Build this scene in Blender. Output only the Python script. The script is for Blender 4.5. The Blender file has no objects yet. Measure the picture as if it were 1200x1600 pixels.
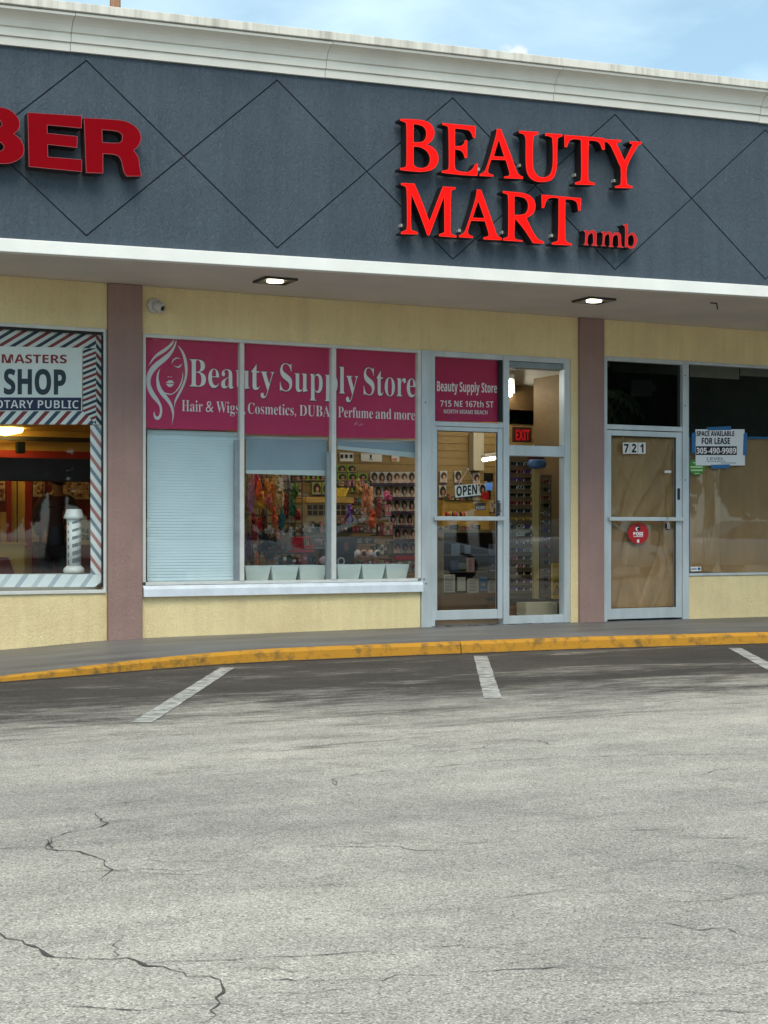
import bpy, bmesh, math, random
from mathutils import Vector, Matrix
from mathutils.geometry import tessellate_polygon
random.seed(7)
S = bpy.context.scene
COL = S.collection
R = math.radians

# ------------------------------------------------------------------ camera, sky, sun, exposure
FOC, YAW, HOR = 2400.0, R(26.1), 832.0          # focal length in photo pixels, yaw, horizon row
CAM = Vector((0.0, -14.9, 1.145))
cd = bpy.data.cameras.new('camera')
cd.sensor_fit = 'VERTICAL'; cd.sensor_height = 24.0; cd.lens = 24.0 * FOC / 1600.0
cd.shift_y = (HOR - 800) / 1600.0
cd.clip_start = 0.1; cd.clip_end = 3000
cam = bpy.data.objects.new('camera', cd); COL.objects.link(cam)
cam.location = CAM; cam.rotation_euler = (R(90), 0, -YAW)
S.camera = cam

SUN_EL, SUN_ROT = R(54), R(200)
wd = bpy.data.worlds.new('World'); S.world = wd; wd.use_nodes = True
def sky():
    nt = wd.node_tree; nt.nodes.clear(); N = nt.nodes.new; L = nt.links.new
    out = N('ShaderNodeOutputWorld'); bg = N('ShaderNodeBackground'); bg.inputs[1].default_value = 0.14
    st = N('ShaderNodeTexSky'); st.sky_type = 'NISHITA'; st.sun_disc = False
    st.sun_elevation = SUN_EL; st.sun_rotation = SUN_ROT; st.air_density = 1.0; st.dust_density = 1.5; st.ozone_density = 1.0
    tc = N('ShaderNodeTexCoord')
    mp = N('ShaderNodeMapping'); mp.inputs['Scale'].default_value = (1.0, 1.0, 2.6); mp.inputs['Location'].default_value = (3.1, 0.4, 1.2)
    nz = N('ShaderNodeTexNoise'); nz.inputs['Scale'].default_value = 5.0; nz.inputs['Detail'].default_value = 7; nz.inputs['Roughness'].default_value = 0.55; nz.inputs['Distortion'].default_value = 0.5
    rp = N('ShaderNodeValToRGB'); rp.color_ramp.elements[0].position = 0.36; rp.color_ramp.elements[1].position = 0.72
    rp.color_ramp.elements[0].color = (0.30, 0.30, 0.30, 1); rp.color_ramp.elements[1].color = (0.85, 0.85, 0.85, 1)
    mx = N('ShaderNodeMix'); mx.data_type = 'RGBA'; mx.inputs[7].default_value = (5.0, 6.5, 7.0, 1)
    L(tc.outputs['Generated'], mp.inputs[0]); L(mp.outputs[0], nz.inputs['Vector']); L(nz.outputs[0], rp.inputs[0])
    tn = N('ShaderNodeMix'); tn.data_type = 'RGBA'; tn.blend_type = 'MULTIPLY'; tn.inputs[0].default_value = 1.0; tn.inputs[7].default_value = (0.86, 1.08, 1.07, 1)
    L(st.outputs[0], tn.inputs[6])
    L(rp.outputs[0], mx.inputs[0]); L(tn.outputs[2], mx.inputs[6]); 
    last = mx.outputs[2]
    for (px, py, rad) in ((804, 90, 0.0125),):      # small cumulus heads, fixed directions in the sky
        c = ray(px, py).normalized()
        ds = N('ShaderNodeVectorMath'); ds.operation = 'DISTANCE'; ds.inputs[1].default_value = c; L(tc.outputs['Generated'], ds.inputs[0])
        mr = N('ShaderNodeMapRange'); mr.inputs[1].default_value = rad; mr.inputs[2].default_value = 0.0; mr.inputs[3].default_value = 0.0; mr.inputs[4].default_value = 1.0; L(ds.outputs['Value'], mr.inputs[0])
        nn = N('ShaderNodeTexNoise'); nn.inputs['Scale'].default_value = 1.6 / rad; nn.inputs['Detail'].default_value = 5; L(tc.outputs['Generated'], nn.inputs['Vector'])
        ad = N('ShaderNodeMath'); ad.operation = 'MULTIPLY_ADD'; ad.inputs[1].default_value = 1.1; L(nn.outputs[0], ad.inputs[0]); L(mr.outputs[0], ad.inputs[2])
        rr = N('ShaderNodeMapRange'); rr.interpolation_type = 'SMOOTHSTEP'; rr.inputs[1].default_value = 0.80; rr.inputs[2].default_value = 1.15; L(ad.outputs[0], rr.inputs[0])
        m3 = N('ShaderNodeMix'); m3.data_type = 'RGBA'; m3.inputs[7].default_value = (5.3, 5.8, 6.1, 1); gt = N('ShaderNodeMath'); gt.operation = 'MULTIPLY'
        st2 = N('ShaderNodeMapRange'); st2.inputs[1].default_value = 0.0; st2.inputs[2].default_value = 0.15; L(mr.outputs[0], st2.inputs[0])
        L(rr.outputs[0], gt.inputs[0]); L(st2.outputs[0], gt.inputs[1]); L(gt.outputs[0], m3.inputs[0]); L(last, m3.inputs[6]); last = m3.outputs[2]
    L(last, bg.inputs[0]); L(bg.outputs[0], out.inputs[0])
sl = bpy.data.lights.new('sun', 'SUN'); sl.energy = 2.15; sl.angle = R(35); sl.color = (1.0, 0.90, 0.76)
so = bpy.data.objects.new('sun', sl); COL.objects.link(so)
so.rotation_euler = (R(90) - SUN_EL, 0, R(180) - SUN_ROT + R(0))
S.view_settings.view_transform = 'Standard'; S.view_settings.look = 'None'; S.view_settings.gamma = 1
S.view_settings.exposure = 0.3
S.cycles.max_bounces = 8; S.cycles.transparent_max_bounces = 16
S.cycles.sample_clamp_indirect = 4.0

# ------------------------------------------------------------------ photo pixel -> point on a real plane
def ray(px, py):
    X = (px - 600) / FOC; Z = (HOR - py) / FOC
    return Vector((math.cos(YAW) * X + math.sin(YAW), -math.sin(YAW) * X + math.cos(YAW), Z))
sky()
def W(px, py, d=0.0):                              # on the shop wall (y = d, inside positive)
    r = ray(px, py); return CAM + r * ((d - CAM.y) / r.y)
FY0, FK, FX0 = -1.39, -0.115, 3.83                 # the fascia runs at a slight angle to the shop wall
def fy(x): return FY0 + FK * (x - FX0)
def F(px, py, d=0.0):                              # on the fascia, d metres proud of it
    r = ray(px, py); return CAM + r * ((FY0 + FK * (CAM.x - FX0) - d - CAM.y) / (r.y - FK * r.x))
def G(px, py, z=0.0):
    r = ray(px, py); return CAM + r * ((z - CAM.z) / r.z)

# ------------------------------------------------------------------ materials
def lin(c):
    return tuple((v / 255 / 12.92) if v / 255 <= 0.04045 else ((v / 255 + 0.055) / 1.055) ** 2.4 for v in c) + (1.0,)
MATS = {}
def M(name, rgb, rough=0.6, metal=0.0, vary=0.12, vscale=3.0, bump=0.0, bscale=60.0, stretch=(1, 1, 1), spec=0.5, emit=0.0, bdist=0.01, rgb2=None, lo=0.35, hi=0.65, detail=6):
    if name in MATS: return MATS[name]
    m = bpy.data.materials.new(name); m.use_nodes = True; nt = m.node_tree; N = nt.nodes.new; L = nt.links.new
    b = nt.nodes['Principled BSDF']; c = lin(rgb)
    b.inputs['Roughness'].default_value = rough; b.inputs['Metallic'].default_value = metal
    b.inputs['Specular IOR Level'].default_value = spec
    tc = N('ShaderNodeTexCoord'); mp = N('ShaderNodeMapping'); mp.inputs['Scale'].default_value = stretch
    L(tc.outputs['Object'], mp.inputs[0])
    if vary or rgb2:
        nz = N('ShaderNodeTexNoise'); nz.inputs['Scale'].default_value = vscale; nz.inputs['Detail'].default_value = detail; nz.inputs['Roughness'].default_value = 0.62
        L(mp.outputs[0], nz.inputs['Vector'])
        rp = N('ShaderNodeValToRGB'); rp.color_ramp.elements[0].position = lo; rp.color_ramp.elements[1].position = hi
        c2 = lin(rgb2) if rgb2 else tuple(v * (1 - vary) for v in c[:3]) + (1,)
        c1 = c if rgb2 else tuple(min(1, v * (1 + vary)) for v in c[:3]) + (1,)
        rp.color_ramp.elements[0].color = c2; rp.color_ramp.elements[1].color = c1
        L(nz.outputs[0], rp.inputs[0]); L(rp.outputs[0], b.inputs['Base Color'])
        if emit: L(rp.outputs[0], b.inputs['Emission Color'])
    else:
        b.inputs['Base Color'].default_value = c
        if emit: b.inputs['Emission Color'].default_value = c
    if emit: b.inputs['Emission Strength'].default_value = emit
    if bump:
        n2 = N('ShaderNodeTexNoise'); n2.inputs['Scale'].default_value = bscale; n2.inputs['Detail'].default_value = 5
        L(mp.outputs[0], n2.inputs['Vector'])
        bp = N('ShaderNodeBump'); bp.inputs['Strength'].default_value = bump; bp.inputs['Distance'].default_value = bdist
        L(n2.outputs[0], bp.inputs['Height']); L(bp.outputs[0], b.inputs['Normal'])
    MATS[name] = m; return m

def stucco(name, rgb, bscale=26, bump=0.5, vary=0.09, dirt=None, rough=0.75, streak=0.0):
    """trowelled stucco: smooth islands with rough patches between them, and faint blotches of weather"""
    m = bpy.data.materials.new(name); m.use_nodes = True; nt = m.node_tree; N = nt.nodes.new; L = nt.links.new
    b = nt.nodes['Principled BSDF']; b.inputs['Roughness'].default_value = rough; b.inputs['Specular IOR Level'].default_value = 0.35
    tc = N('ShaderNodeTexCoord'); c = lin(rgb)
    mp = N('ShaderNodeMapping'); mp.inputs['Scale'].default_value = (1.0, 1.0, 0.45); L(tc.outputs['Object'], mp.inputs[0])
    n1 = N('ShaderNodeTexNoise'); n1.inputs['Scale'].default_value = 1.7; n1.inputs['Detail'].default_value = 8; n1.inputs['Roughness'].default_value = 0.65
    L(tc.outputs['Object'], n1.inputs['Vector'])
    rp = N('ShaderNodeValToRGB'); rp.color_ramp.elements[0].position = 0.3; rp.color_ramp.elements[1].position = 0.7
    rp.color_ramp.elements[0].color = tuple(v * (1 - vary * 1.6) for v in c[:3]) + (1,); rp.color_ramp.elements[1].color = tuple(min(1, v * (1 + vary)) for v in c[:3]) + (1,)
    L(n1.outputs[0], rp.inputs[0]); last = rp.outputs[0]
    n2 = N('ShaderNodeTexNoise'); n2.inputs['Scale'].default_value = bscale; n2.inputs['Detail'].default_value = 6; n2.inputs['Roughness'].default_value = 0.7; n2.inputs['Distortion'].default_value = 1.2
    L(mp.outputs[0], n2.inputs['Vector'])
    r2 = N('ShaderNodeValToRGB'); r2.color_ramp.elements[0].position = 0.34; r2.color_ramp.elements[1].position = 0.64; L(n2.outputs[0], r2.inputs[0])
    if streak:                                     # rain streaks: long thin vertical runs
        ms = N('ShaderNodeMapping'); ms.inputs['Scale'].default_value = (7.0, 7.0, 0.28); L(tc.outputs['Object'], ms.inputs[0])
        ns = N('ShaderNodeTexNoise'); ns.inputs['Scale'].default_value = 1.0; ns.inputs['Detail'].default_value = 6; ns.inputs['Roughness'].default_value = 0.7; L(ms.outputs[0], ns.inputs['Vector'])
        rs = N('ShaderNodeValToRGB'); rs.color_ramp.elements[0].position = 0.3; rs.color_ramp.elements[1].position = 0.72
        rs.color_ramp.elements[0].color = (1 - streak,) * 3 + (1,); rs.color_ramp.elements[1].color = (1 + streak,) * 3 + (1,); L(ns.outputs[0], rs.inputs[0])
        mu = N('ShaderNodeMix'); mu.data_type = 'RGBA'; mu.blend_type = 'MULTIPLY'; mu.inputs[0].default_value = 1.0; L(last, mu.inputs[6]); L(rs.outputs[0], mu.inputs[7]); last = mu.outputs[2]
    if dirt:                                       # grime that collects in the low spots of the trowelling
        mx = N('ShaderNodeMix'); mx.data_type = 'RGBA'; mx.inputs[7].default_value = lin(dirt)
        r3 = N('ShaderNodeValToRGB'); r3.color_ramp.elements[0].position = 0.26; r3.color_ramp.elements[1].position = 0.44
        r3.color_ramp.elements[0].color = (0.6, 0.6, 0.6, 1); r3.color_ramp.elements[1].color = (0, 0, 0, 1)
        L(n2.outputs[0], r3.inputs[0]); L(r3.outputs[0], mx.inputs[0]); L(last, mx.inputs[6]); last = mx.outputs[2]
    L(last, b.inputs['Base Color'])
    bp = N('ShaderNodeBump'); bp.inputs['Strength'].default_value = bump; bp.inputs['Distance'].default_value = 0.012
    L(r2.outputs[0], bp.inputs['Height']); L(bp.outputs[0], b.inputs['Normal'])
    MATS[name] = m; return m

def glass_mat(name, tint=(0.95, 0.97, 0.965), base=0.07, dirt=0.0):
    m = bpy.data.materials.new(name); m.use_nodes = True; nt = m.node_tree; nt.nodes.clear(); N = nt.nodes.new; L = nt.links.new
    out = N('ShaderNodeOutputMaterial'); tr = N('ShaderNodeBsdfTransparent'); gl = N('ShaderNodeBsdfGlossy'); mx = N('ShaderNodeMixShader')
    tr.inputs[0].default_value = tint + (1,); gl.inputs['Roughness'].default_value = 0.015; gl.inputs[0].default_value = (1, 1, 1, 1)
    lw = N('ShaderNodeLayerWeight'); lw.inputs[0].default_value = 0.5
    pw = N('ShaderNodeMath'); pw.operation = 'POWER'; pw.inputs[1].default_value = 4.0
    ma = N('ShaderNodeMath'); ma.operation = 'MULTIPLY_ADD'; ma.inputs[1].default_value = 0.85; ma.inputs[2].default_value = base; ma.use_clamp = True
    L(lw.outputs['Facing'], pw.inputs[0]); L(pw.outputs[0], ma.inputs[0])
    ge = N('ShaderNodeNewGeometry'); iv = N('ShaderNodeMath'); iv.operation = 'SUBTRACT'; iv.inputs[0].default_value = 1.0; fm = N('ShaderNodeMath'); fm.operation = 'MULTIPLY'
    L(ge.outputs['Backfacing'], iv.inputs[1]); L(ma.outputs[0], fm.inputs[0]); L(iv.outputs[0], fm.inputs[1]); L(fm.outputs[0], mx.inputs[0]); L(tr.outputs[0], mx.inputs[1]); L(gl.outputs[0], mx.inputs[2])
    tc = N('ShaderNodeTexCoord'); nz = N('ShaderNodeTexNoise'); nz.inputs['Scale'].default_value = 1.3; nz.inputs['Detail'].default_value = 1
    bp = N('ShaderNodeBump'); bp.inputs['Strength'].default_value = 0.02; bp.inputs['Distance'].default_value = 0.05
    L(tc.outputs['Object'], nz.inputs['Vector']); L(nz.outputs[0], bp.inputs['Height']); L(bp.outputs[0], gl.inputs['Normal'])
    L(mx.outputs[0], out.inputs[0]); MATS[name] = m; return m

def stripes_mat(name, c1, c2, c3, ax, az, period, duty=0.22):
    """diagonal printed stripes: white, then red, white, then navy; position = x*ax + z*az"""
    m = bpy.data.materials.new(name); m.use_nodes = True; nt = m.node_tree; N = nt.nodes.new; L = nt.links.new
    b = nt.nodes['Principled BSDF']; b.inputs['Roughness'].default_value = 0.4
    tc = N('ShaderNodeTexCoord'); d = N('ShaderNodeVectorMath'); d.operation = 'DOT_PRODUCT'; d.inputs[1].default_value = (ax / period, 0, az / period)
    fr = N('ShaderNodeMath'); fr.operation = 'FRACT'; rp = N('ShaderNodeValToRGB'); rp.color_ramp.interpolation = 'CONSTANT'
    e = rp.color_ramp.elements; e[0].position = 0; e[0].color = lin(c1); e[1].position = 0.5 - duty; e[1].color = lin(c2)
    for p, c in ((0.5, c1), (1 - duty, c3)):
        k = e.new(p); k.color = lin(c)
    L(tc.outputs['Object'], d.inputs[0]); L(d.outputs['Value'], fr.inputs[0]); L(fr.outputs[0], rp.inputs[0]); L(rp.outputs[0], b.inputs['Base Color'])
    MATS[name] = m; return m

slate = stucco('slate_stucco', (75, 87, 99), 30, 0.7, 0.07, streak=0.12)
yellow = stucco('yellow_stucco', (252, 228, 176), 62, 0.66, 0.08, dirt=(200, 168, 106), streak=0.07)
mauve = stucco('mauve_stucco', (164, 134, 127), 62, 0.6, 0.08, dirt=(120, 96, 90), streak=0.08)
soffit_m = M('soffit_paint', (208, 198, 190), 0.8, vary=0.07, vscale=1.2, bump=0.12, bscale=40)
white_band = M('white_trim_paint', (236, 236, 232), 0.55, vary=0.04, vscale=2.5, bump=0.1, bscale=25)
groove_m = M('groove_shade', (40, 46, 54), 0.8, vary=0.1)  # dark colour stands in for the shade inside the scored fascia lines
alu = M('weathered_aluminium', (196, 204, 208), 0.42, 0.3, 0.12, 4.0, bump=0.06, bscale=30, stretch=(1, 1, 0.3))
alu_d = M('dull_aluminium', (140, 150, 156), 0.5, 0.35, 0.14, 5.0, bump=0.06, bscale=30)
alu_w = M('white_frame_paint', (205, 207, 204), 0.5, 0.0, 0.08, 5.0)
flash_m = M('bright_sill_flashing', (222, 230, 240), 0.4, 0.1, 0.08, 6.0, rgb2=None)
gasket = M('black_gasket', (24, 26, 28), 0.7, vary=0.1)
glass = glass_mat('window_glass')
glass_dark = glass_mat('dark_window_glass', (0.5, 0.52, 0.52), 0.03)
black = M('black_plastic', (16, 16, 18), 0.45, vary=0.1)
dark = M('dark_grey', (46, 46, 48), 0.6, vary=0.15)

# ------------------------------------------------------------------ mesh helpers
class MB:
    def __init__(s): s.v = []; s.f = []
    def add(s, vs, fs):
        o = len(s.v); s.v += [tuple(v) for v in vs]; s.f += [tuple(i + o for i in f) for f in fs]; return s
    def box(s, x0, x1, y0, y1, z0, z1):
        if x0 > x1: x0, x1 = x1, x0
        if y0 > y1: y0, y1 = y1, y0
        if z0 > z1: z0, z1 = z1, z0
        vs = [(x0, y0, z0), (x1, y0, z0), (x1, y1, z0), (x0, y1, z0), (x0, y0, z1), (x1, y0, z1), (x1, y1, z1), (x0, y1, z1)]
        return s.add(vs, [(0, 3, 2, 1), (4, 5, 6, 7), (0, 1, 5, 4), (1, 2, 6, 5), (2, 3, 7, 6), (3, 0, 4, 7)])
    def prism(s, loops, vec):
        """loops: outer and hole outlines of 3-D points in one plane; vec: towards the back"""
        loops = [[Vector(p) for p in l] for l in loops]; vec = Vector(vec)
        tris = tessellate_polygon(loops); flat = [p for l in loops for p in l]; n = len(flat)
        nrm = Vector()
        for t in tris: nrm += (flat[t[1]] - flat[t[0]]).cross(flat[t[2]] - flat[t[0]])
        fs = []
        for t in tris:
            a, b, c = t
            g = (flat[b] - flat[a]).cross(flat[c] - flat[a])
            if g.dot(vec) > 0: a, c = c, a
            fs.append((a, b, c)); fs.append((c + n, b + n, a + n))
        o = 0
        for l in loops:
            k = len(l)
            for i in range(k):
                j = (i + 1) % k; fs.append((o + i, o + i + n, o + j + n, o + j))
            o += k
        return s.add(flat + [p + vec for p in flat], fs)
    def tube(s, pts, r, n=8, caps=True):
        pts = [Vector(p) for p in pts]; rs = r if isinstance(r, (list, tuple)) else [r] * len(pts)
        rings = []
        for i, p in enumerate(pts):
            d = (pts[min(i + 1, len(pts) - 1)] - pts[max(i - 1, 0)]).normalized()
            u = d.orthogonal().normalized() if abs(d.z) > 0.95 else d.cross(Vector((0, 0, 1))).normalized()
            w = d.cross(u)
            rings.append([p + (u * math.cos(2 * math.pi * k / n) + w * math.sin(2 * math.pi * k / n)) * rs[i] for k in range(n)])
        fs = []
        for i in range(len(pts) - 1):
            for k in range(n):
                a, b = i * n + k, i * n + (k + 1) % n; fs.append((a, b, b + n, a + n))
        if caps: fs.append(tuple(range(n - 1, -1, -1))); fs.append(tuple(range((len(pts) - 1) * n, len(pts) * n)))
        return s.add([v for rg in rings for v in rg], fs)
    def lathe(s, prof, c, n=20, axis=None):
        """prof: list of (radius, height) along axis from c"""
        ax = (axis or Vector((0, 0, 1))).normalized(); u = ax.orthogonal().normalized(); w = ax.cross(u); c = Vector(c)
        vs = [c + ax * h + (u * math.cos(2 * math.pi * k / n) + w * math.sin(2 * math.pi * k / n)) * max(r, 1e-4) for r, h in prof for k in range(n)]
        fs = [(i * n + k, i * n + (k + 1) % n, (i + 1) * n + (k + 1) % n, (i + 1) * n + k) for i in range(len(prof) - 1) for k in range(n)]
        fs += [tuple(range(n - 1, -1, -1)), tuple(range((len(prof) - 1) * n, len(prof) * n))]
        return s.add(vs, fs)
    def ball(s, c, r, n=10, m=7):
        c = Vector(c); r = r if isinstance(r, (tuple, list)) else (r, r, r)
        vs = []; fs = []
        for i in range(m + 1):
            t = math.pi * i / m
            for k in range(n):
                p = 2 * math.pi * k / n; vs.append(c + Vector((r[0] * math.sin(t) * math.cos(p), r[1] * math.sin(t) * math.sin(p), r[2] * math.cos(t))))
        for i in range(m):
            for k in range(n):
                a, b = i * n + k, i * n + (k + 1) % n; fs.append((a, b, b + n, a + n))
        return s.add(vs, fs)
    def build(s, name, mat, parent=None, smooth=False, bevel=0.0):
        me = bpy.data.meshes.new(name); me.from_pydata(s.v, [], s.f); me.validate()
        bm = bmesh.new(); bm.from_mesh(me)
        bmesh.ops.remove_doubles(bm, verts=bm.verts, dist=1e-5); bmesh.ops.recalc_face_normals(bm, faces=bm.faces)
        bm.to_mesh(me); bm.free()
        if mat: me.materials.append(mat)
        if smooth:
            for p in me.polygons: p.use_smooth = True
        o = bpy.data.objects.new(name, me); COL.objects.link(o)
        if bevel:
            md = o.modifiers.new('edge', 'BEVEL'); md.width = bevel; md.segments = 2; md.limit_method = 'ANGLE'; md.angle_limit = R(40)
        if parent is not None: adopt(o, parent)
        return o
def world_loc(o):
    return o.matrix_parent_inverse @ o.location if o.parent is None else Vector()
ROOT_AT = {}
def adopt(o, parent):
    o.parent = parent
    if parent.name in ROOT_AT: o.matrix_parent_inverse = Matrix.Translation(-ROOT_AT[parent.name])
def thing(name, label, cat, loc=(0, 0, 0), group=None):
    o = bpy.data.objects.new(name, None); COL.objects.link(o); o.location = loc; o.empty_display_size = 0.1
    ROOT_AT[o.name] = Vector(loc); return tag(o, label, cat, group)
def tag(o, label, cat, group=None):
    o['label'] = label; o['category'] = cat
    if group: o['group'] = group
    return o
def struct(o):
    o['kind'] = 'structure'; return o
def dup(root, loc=None, label=None):
    r = root.copy(); COL.objects.link(r)
    if loc is not None: r.location = loc
    if label: r['label'] = label
    for ch in root.children:
        c = ch.copy(); COL.objects.link(c); c.parent = r; c.matrix_parent_inverse = ch.matrix_parent_inverse.copy()
        for g in ch.children:
            d = g.copy(); COL.objects.link(d); d.parent = c; d.matrix_parent_inverse = g.matrix_parent_inverse.copy()
    return r

def wx(px, d=0.0): return W(px, 800, d).x
def wz(py, px, d=0.0): return W(px, py, d).z
def wrect(x0, y0, x1, y1, d=0.0):
    """level world rectangle at depth d whose middle lines meet the given photo pixels: X0, X1, Z0 (bottom), Z1 (top)"""
    xm, ym = (x0 + x1) / 2, (y0 + y1) / 2
    return wx(x0, d), wx(x1, d), wz(y1, xm, d), wz(y0, xm, d)
def wbox(mb, x0, y0, x1, y1, d, t):                # front face at y = d, t deep
    X0, X1, Z0, Z1 = wrect(x0, y0, x1, y1, d); return mb.box(X0, X1, d, d + t, Z0, Z1)
def wquad(mb, pts, d, t):
    return mb.prism([[W(x, y, d) for x, y in pts]], (0, t, 0))
def wdisc(mb, cx, cy, r, d, t, n=28):
    return mb.prism([[W(cx + math.cos(2 * math.pi * k / n) * r, cy + math.sin(2 * math.pi * k / n) * r, d) for k in range(n)]], (0, t, 0))
def smooth_loop(pts, ox, oy, sc, steps=4):
    """outline traced as (x, y) or (x, y, 's') for a sharp corner -> photo pixels, curved between the corners"""
    n = len(pts); P = [Vector((p[0] / sc + ox, p[1] / sc + oy)) for p in pts]; sharp = [len(p) > 2 for p in pts]; out = []
    for i in range(n):
        j = (i + 1) % n
        p1, p2 = P[i], P[j]; p0 = p1 if sharp[i] else P[i - 1]; p3 = p2 if sharp[j] else P[(j + 1) % n]
        st = 1 if sharp[i] and sharp[j] else steps
        for k in range(st):
            t = k / st
            out.append(0.5 * (2 * p1 + (p2 - p0) * t + (2 * p0 - 5 * p1 + 4 * p2 - p3) * t * t + (3 * p1 - p0 - 3 * p2 + p3) * t * t * t))
    return out
def font_chars(s, style):
    base = {'serif': (0x1D400, 0x1D41A, 0x1D7CE), 'bold': (0x1D5D4, 0x1D5EE, 0x1D7EC), 'sans': None}[style]
    if not base: return s
    r = ''
    for ch in s:
        if 'A' <= ch <= 'Z': r += chr(base[0] + ord(ch) - 65)
        elif 'a' <= ch <= 'z': r += chr(base[1] + ord(ch) - 97)
        elif '0' <= ch <= '9': r += chr(base[2] + ord(ch) - 48)
        else: r += ch
    return r
def text_geo(s, style, offset=0.0, ext=0.0, gap=1.0):
    c = bpy.data.curves.new('lettering', 'FONT'); c.body = font_chars(s, style); c.offset = offset; c.extrude = ext; c.space_character = gap; c.resolution_u = 4
    o = bpy.data.objects.new('lettering', c); COL.objects.link(o)
    dg = bpy.context.evaluated_depsgraph_get(); ev = o.evaluated_get(dg); me = ev.to_mesh()
    vs = [v.co.copy() for v in me.vertices]; fs = [tuple(p.vertices) for p in me.polygons]
    ev.to_mesh_clear(); bpy.data.objects.remove(o); bpy.data.curves.remove(c); return vs, fs
CAPS = {}
def text(name, s, bl, br, capl, capr, mat, parent=None, style='bold', d=0.0, offset=0.0, thick=0.0015, plane=None, gap=1.0):
    """lettering whose baseline runs from photo pixel bl to br with the given cap heights in pixels at each end"""
    plane = plane or W
    if style not in CAPS: CAPS[style] = max(v.y for v in text_geo('H', style)[0])
    vs, fs = text_geo(s, style, offset, 0.5, gap)
    u0 = min(v.x for v in vs); u1 = max(v.x for v in vs); cap = CAPS[style]; out = []
    for v in vs:
        t = (v.x - u0) / (u1 - u0); px = bl[0] + (br[0] - bl[0]) * t
        py = bl[1] + (br[1] - bl[1]) * t - (capl + (capr - capl) * t) * v.y / cap
        p = plane(px, py, d); out.append((p.x, p.y - (v.z - 0.5) * -thick if False else p.y + (0.5 - v.z) * thick, p.z))
    mb = MB(); mb.add(out, fs); return mb.build(name, mat, parent)

# ------------------------------------------------------------------ ground
def interp(tab, x):
    if x <= tab[0][0]: return tab[0][1]
    for (a, b), (c, d) in zip(tab, tab[1:]):
        if x <= c: return b + (d - b) * (x - a) / (c - a)
    return tab[-1][1]
def soft(tab, x, w=0.5): return sum(interp(tab, x + w * k / 4) * (5 - abs(k)) for k in range(-4, 5)) / 25.0
CURB_Y = [(-30, -12), (-3, -4.7), (0, -3.9), (2.0, -3.3), (2.54, -3.03), (3.07, -2.87), (3.68, -2.6), (4.31, -2.37), (4.97, -2.2), (6.23, -2.16), (8.34, -2.17), (10.55, -2.40), (13, -2.75), (40, -6)]
CURB_H = [(0, 0.01), (2.4, 0.03), (3.07, 0.055), (3.7, 0.078), (4.3, 0.092), (5.0, 0.105), (7.8, 0.11), (40, 0.11)]
WALK_H = [(0, -0.02), (3.2, 0.005), (4.26, 0.078), (4.7, 0.085), (7.8, 0.11), (40, 0.105)]

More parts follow.
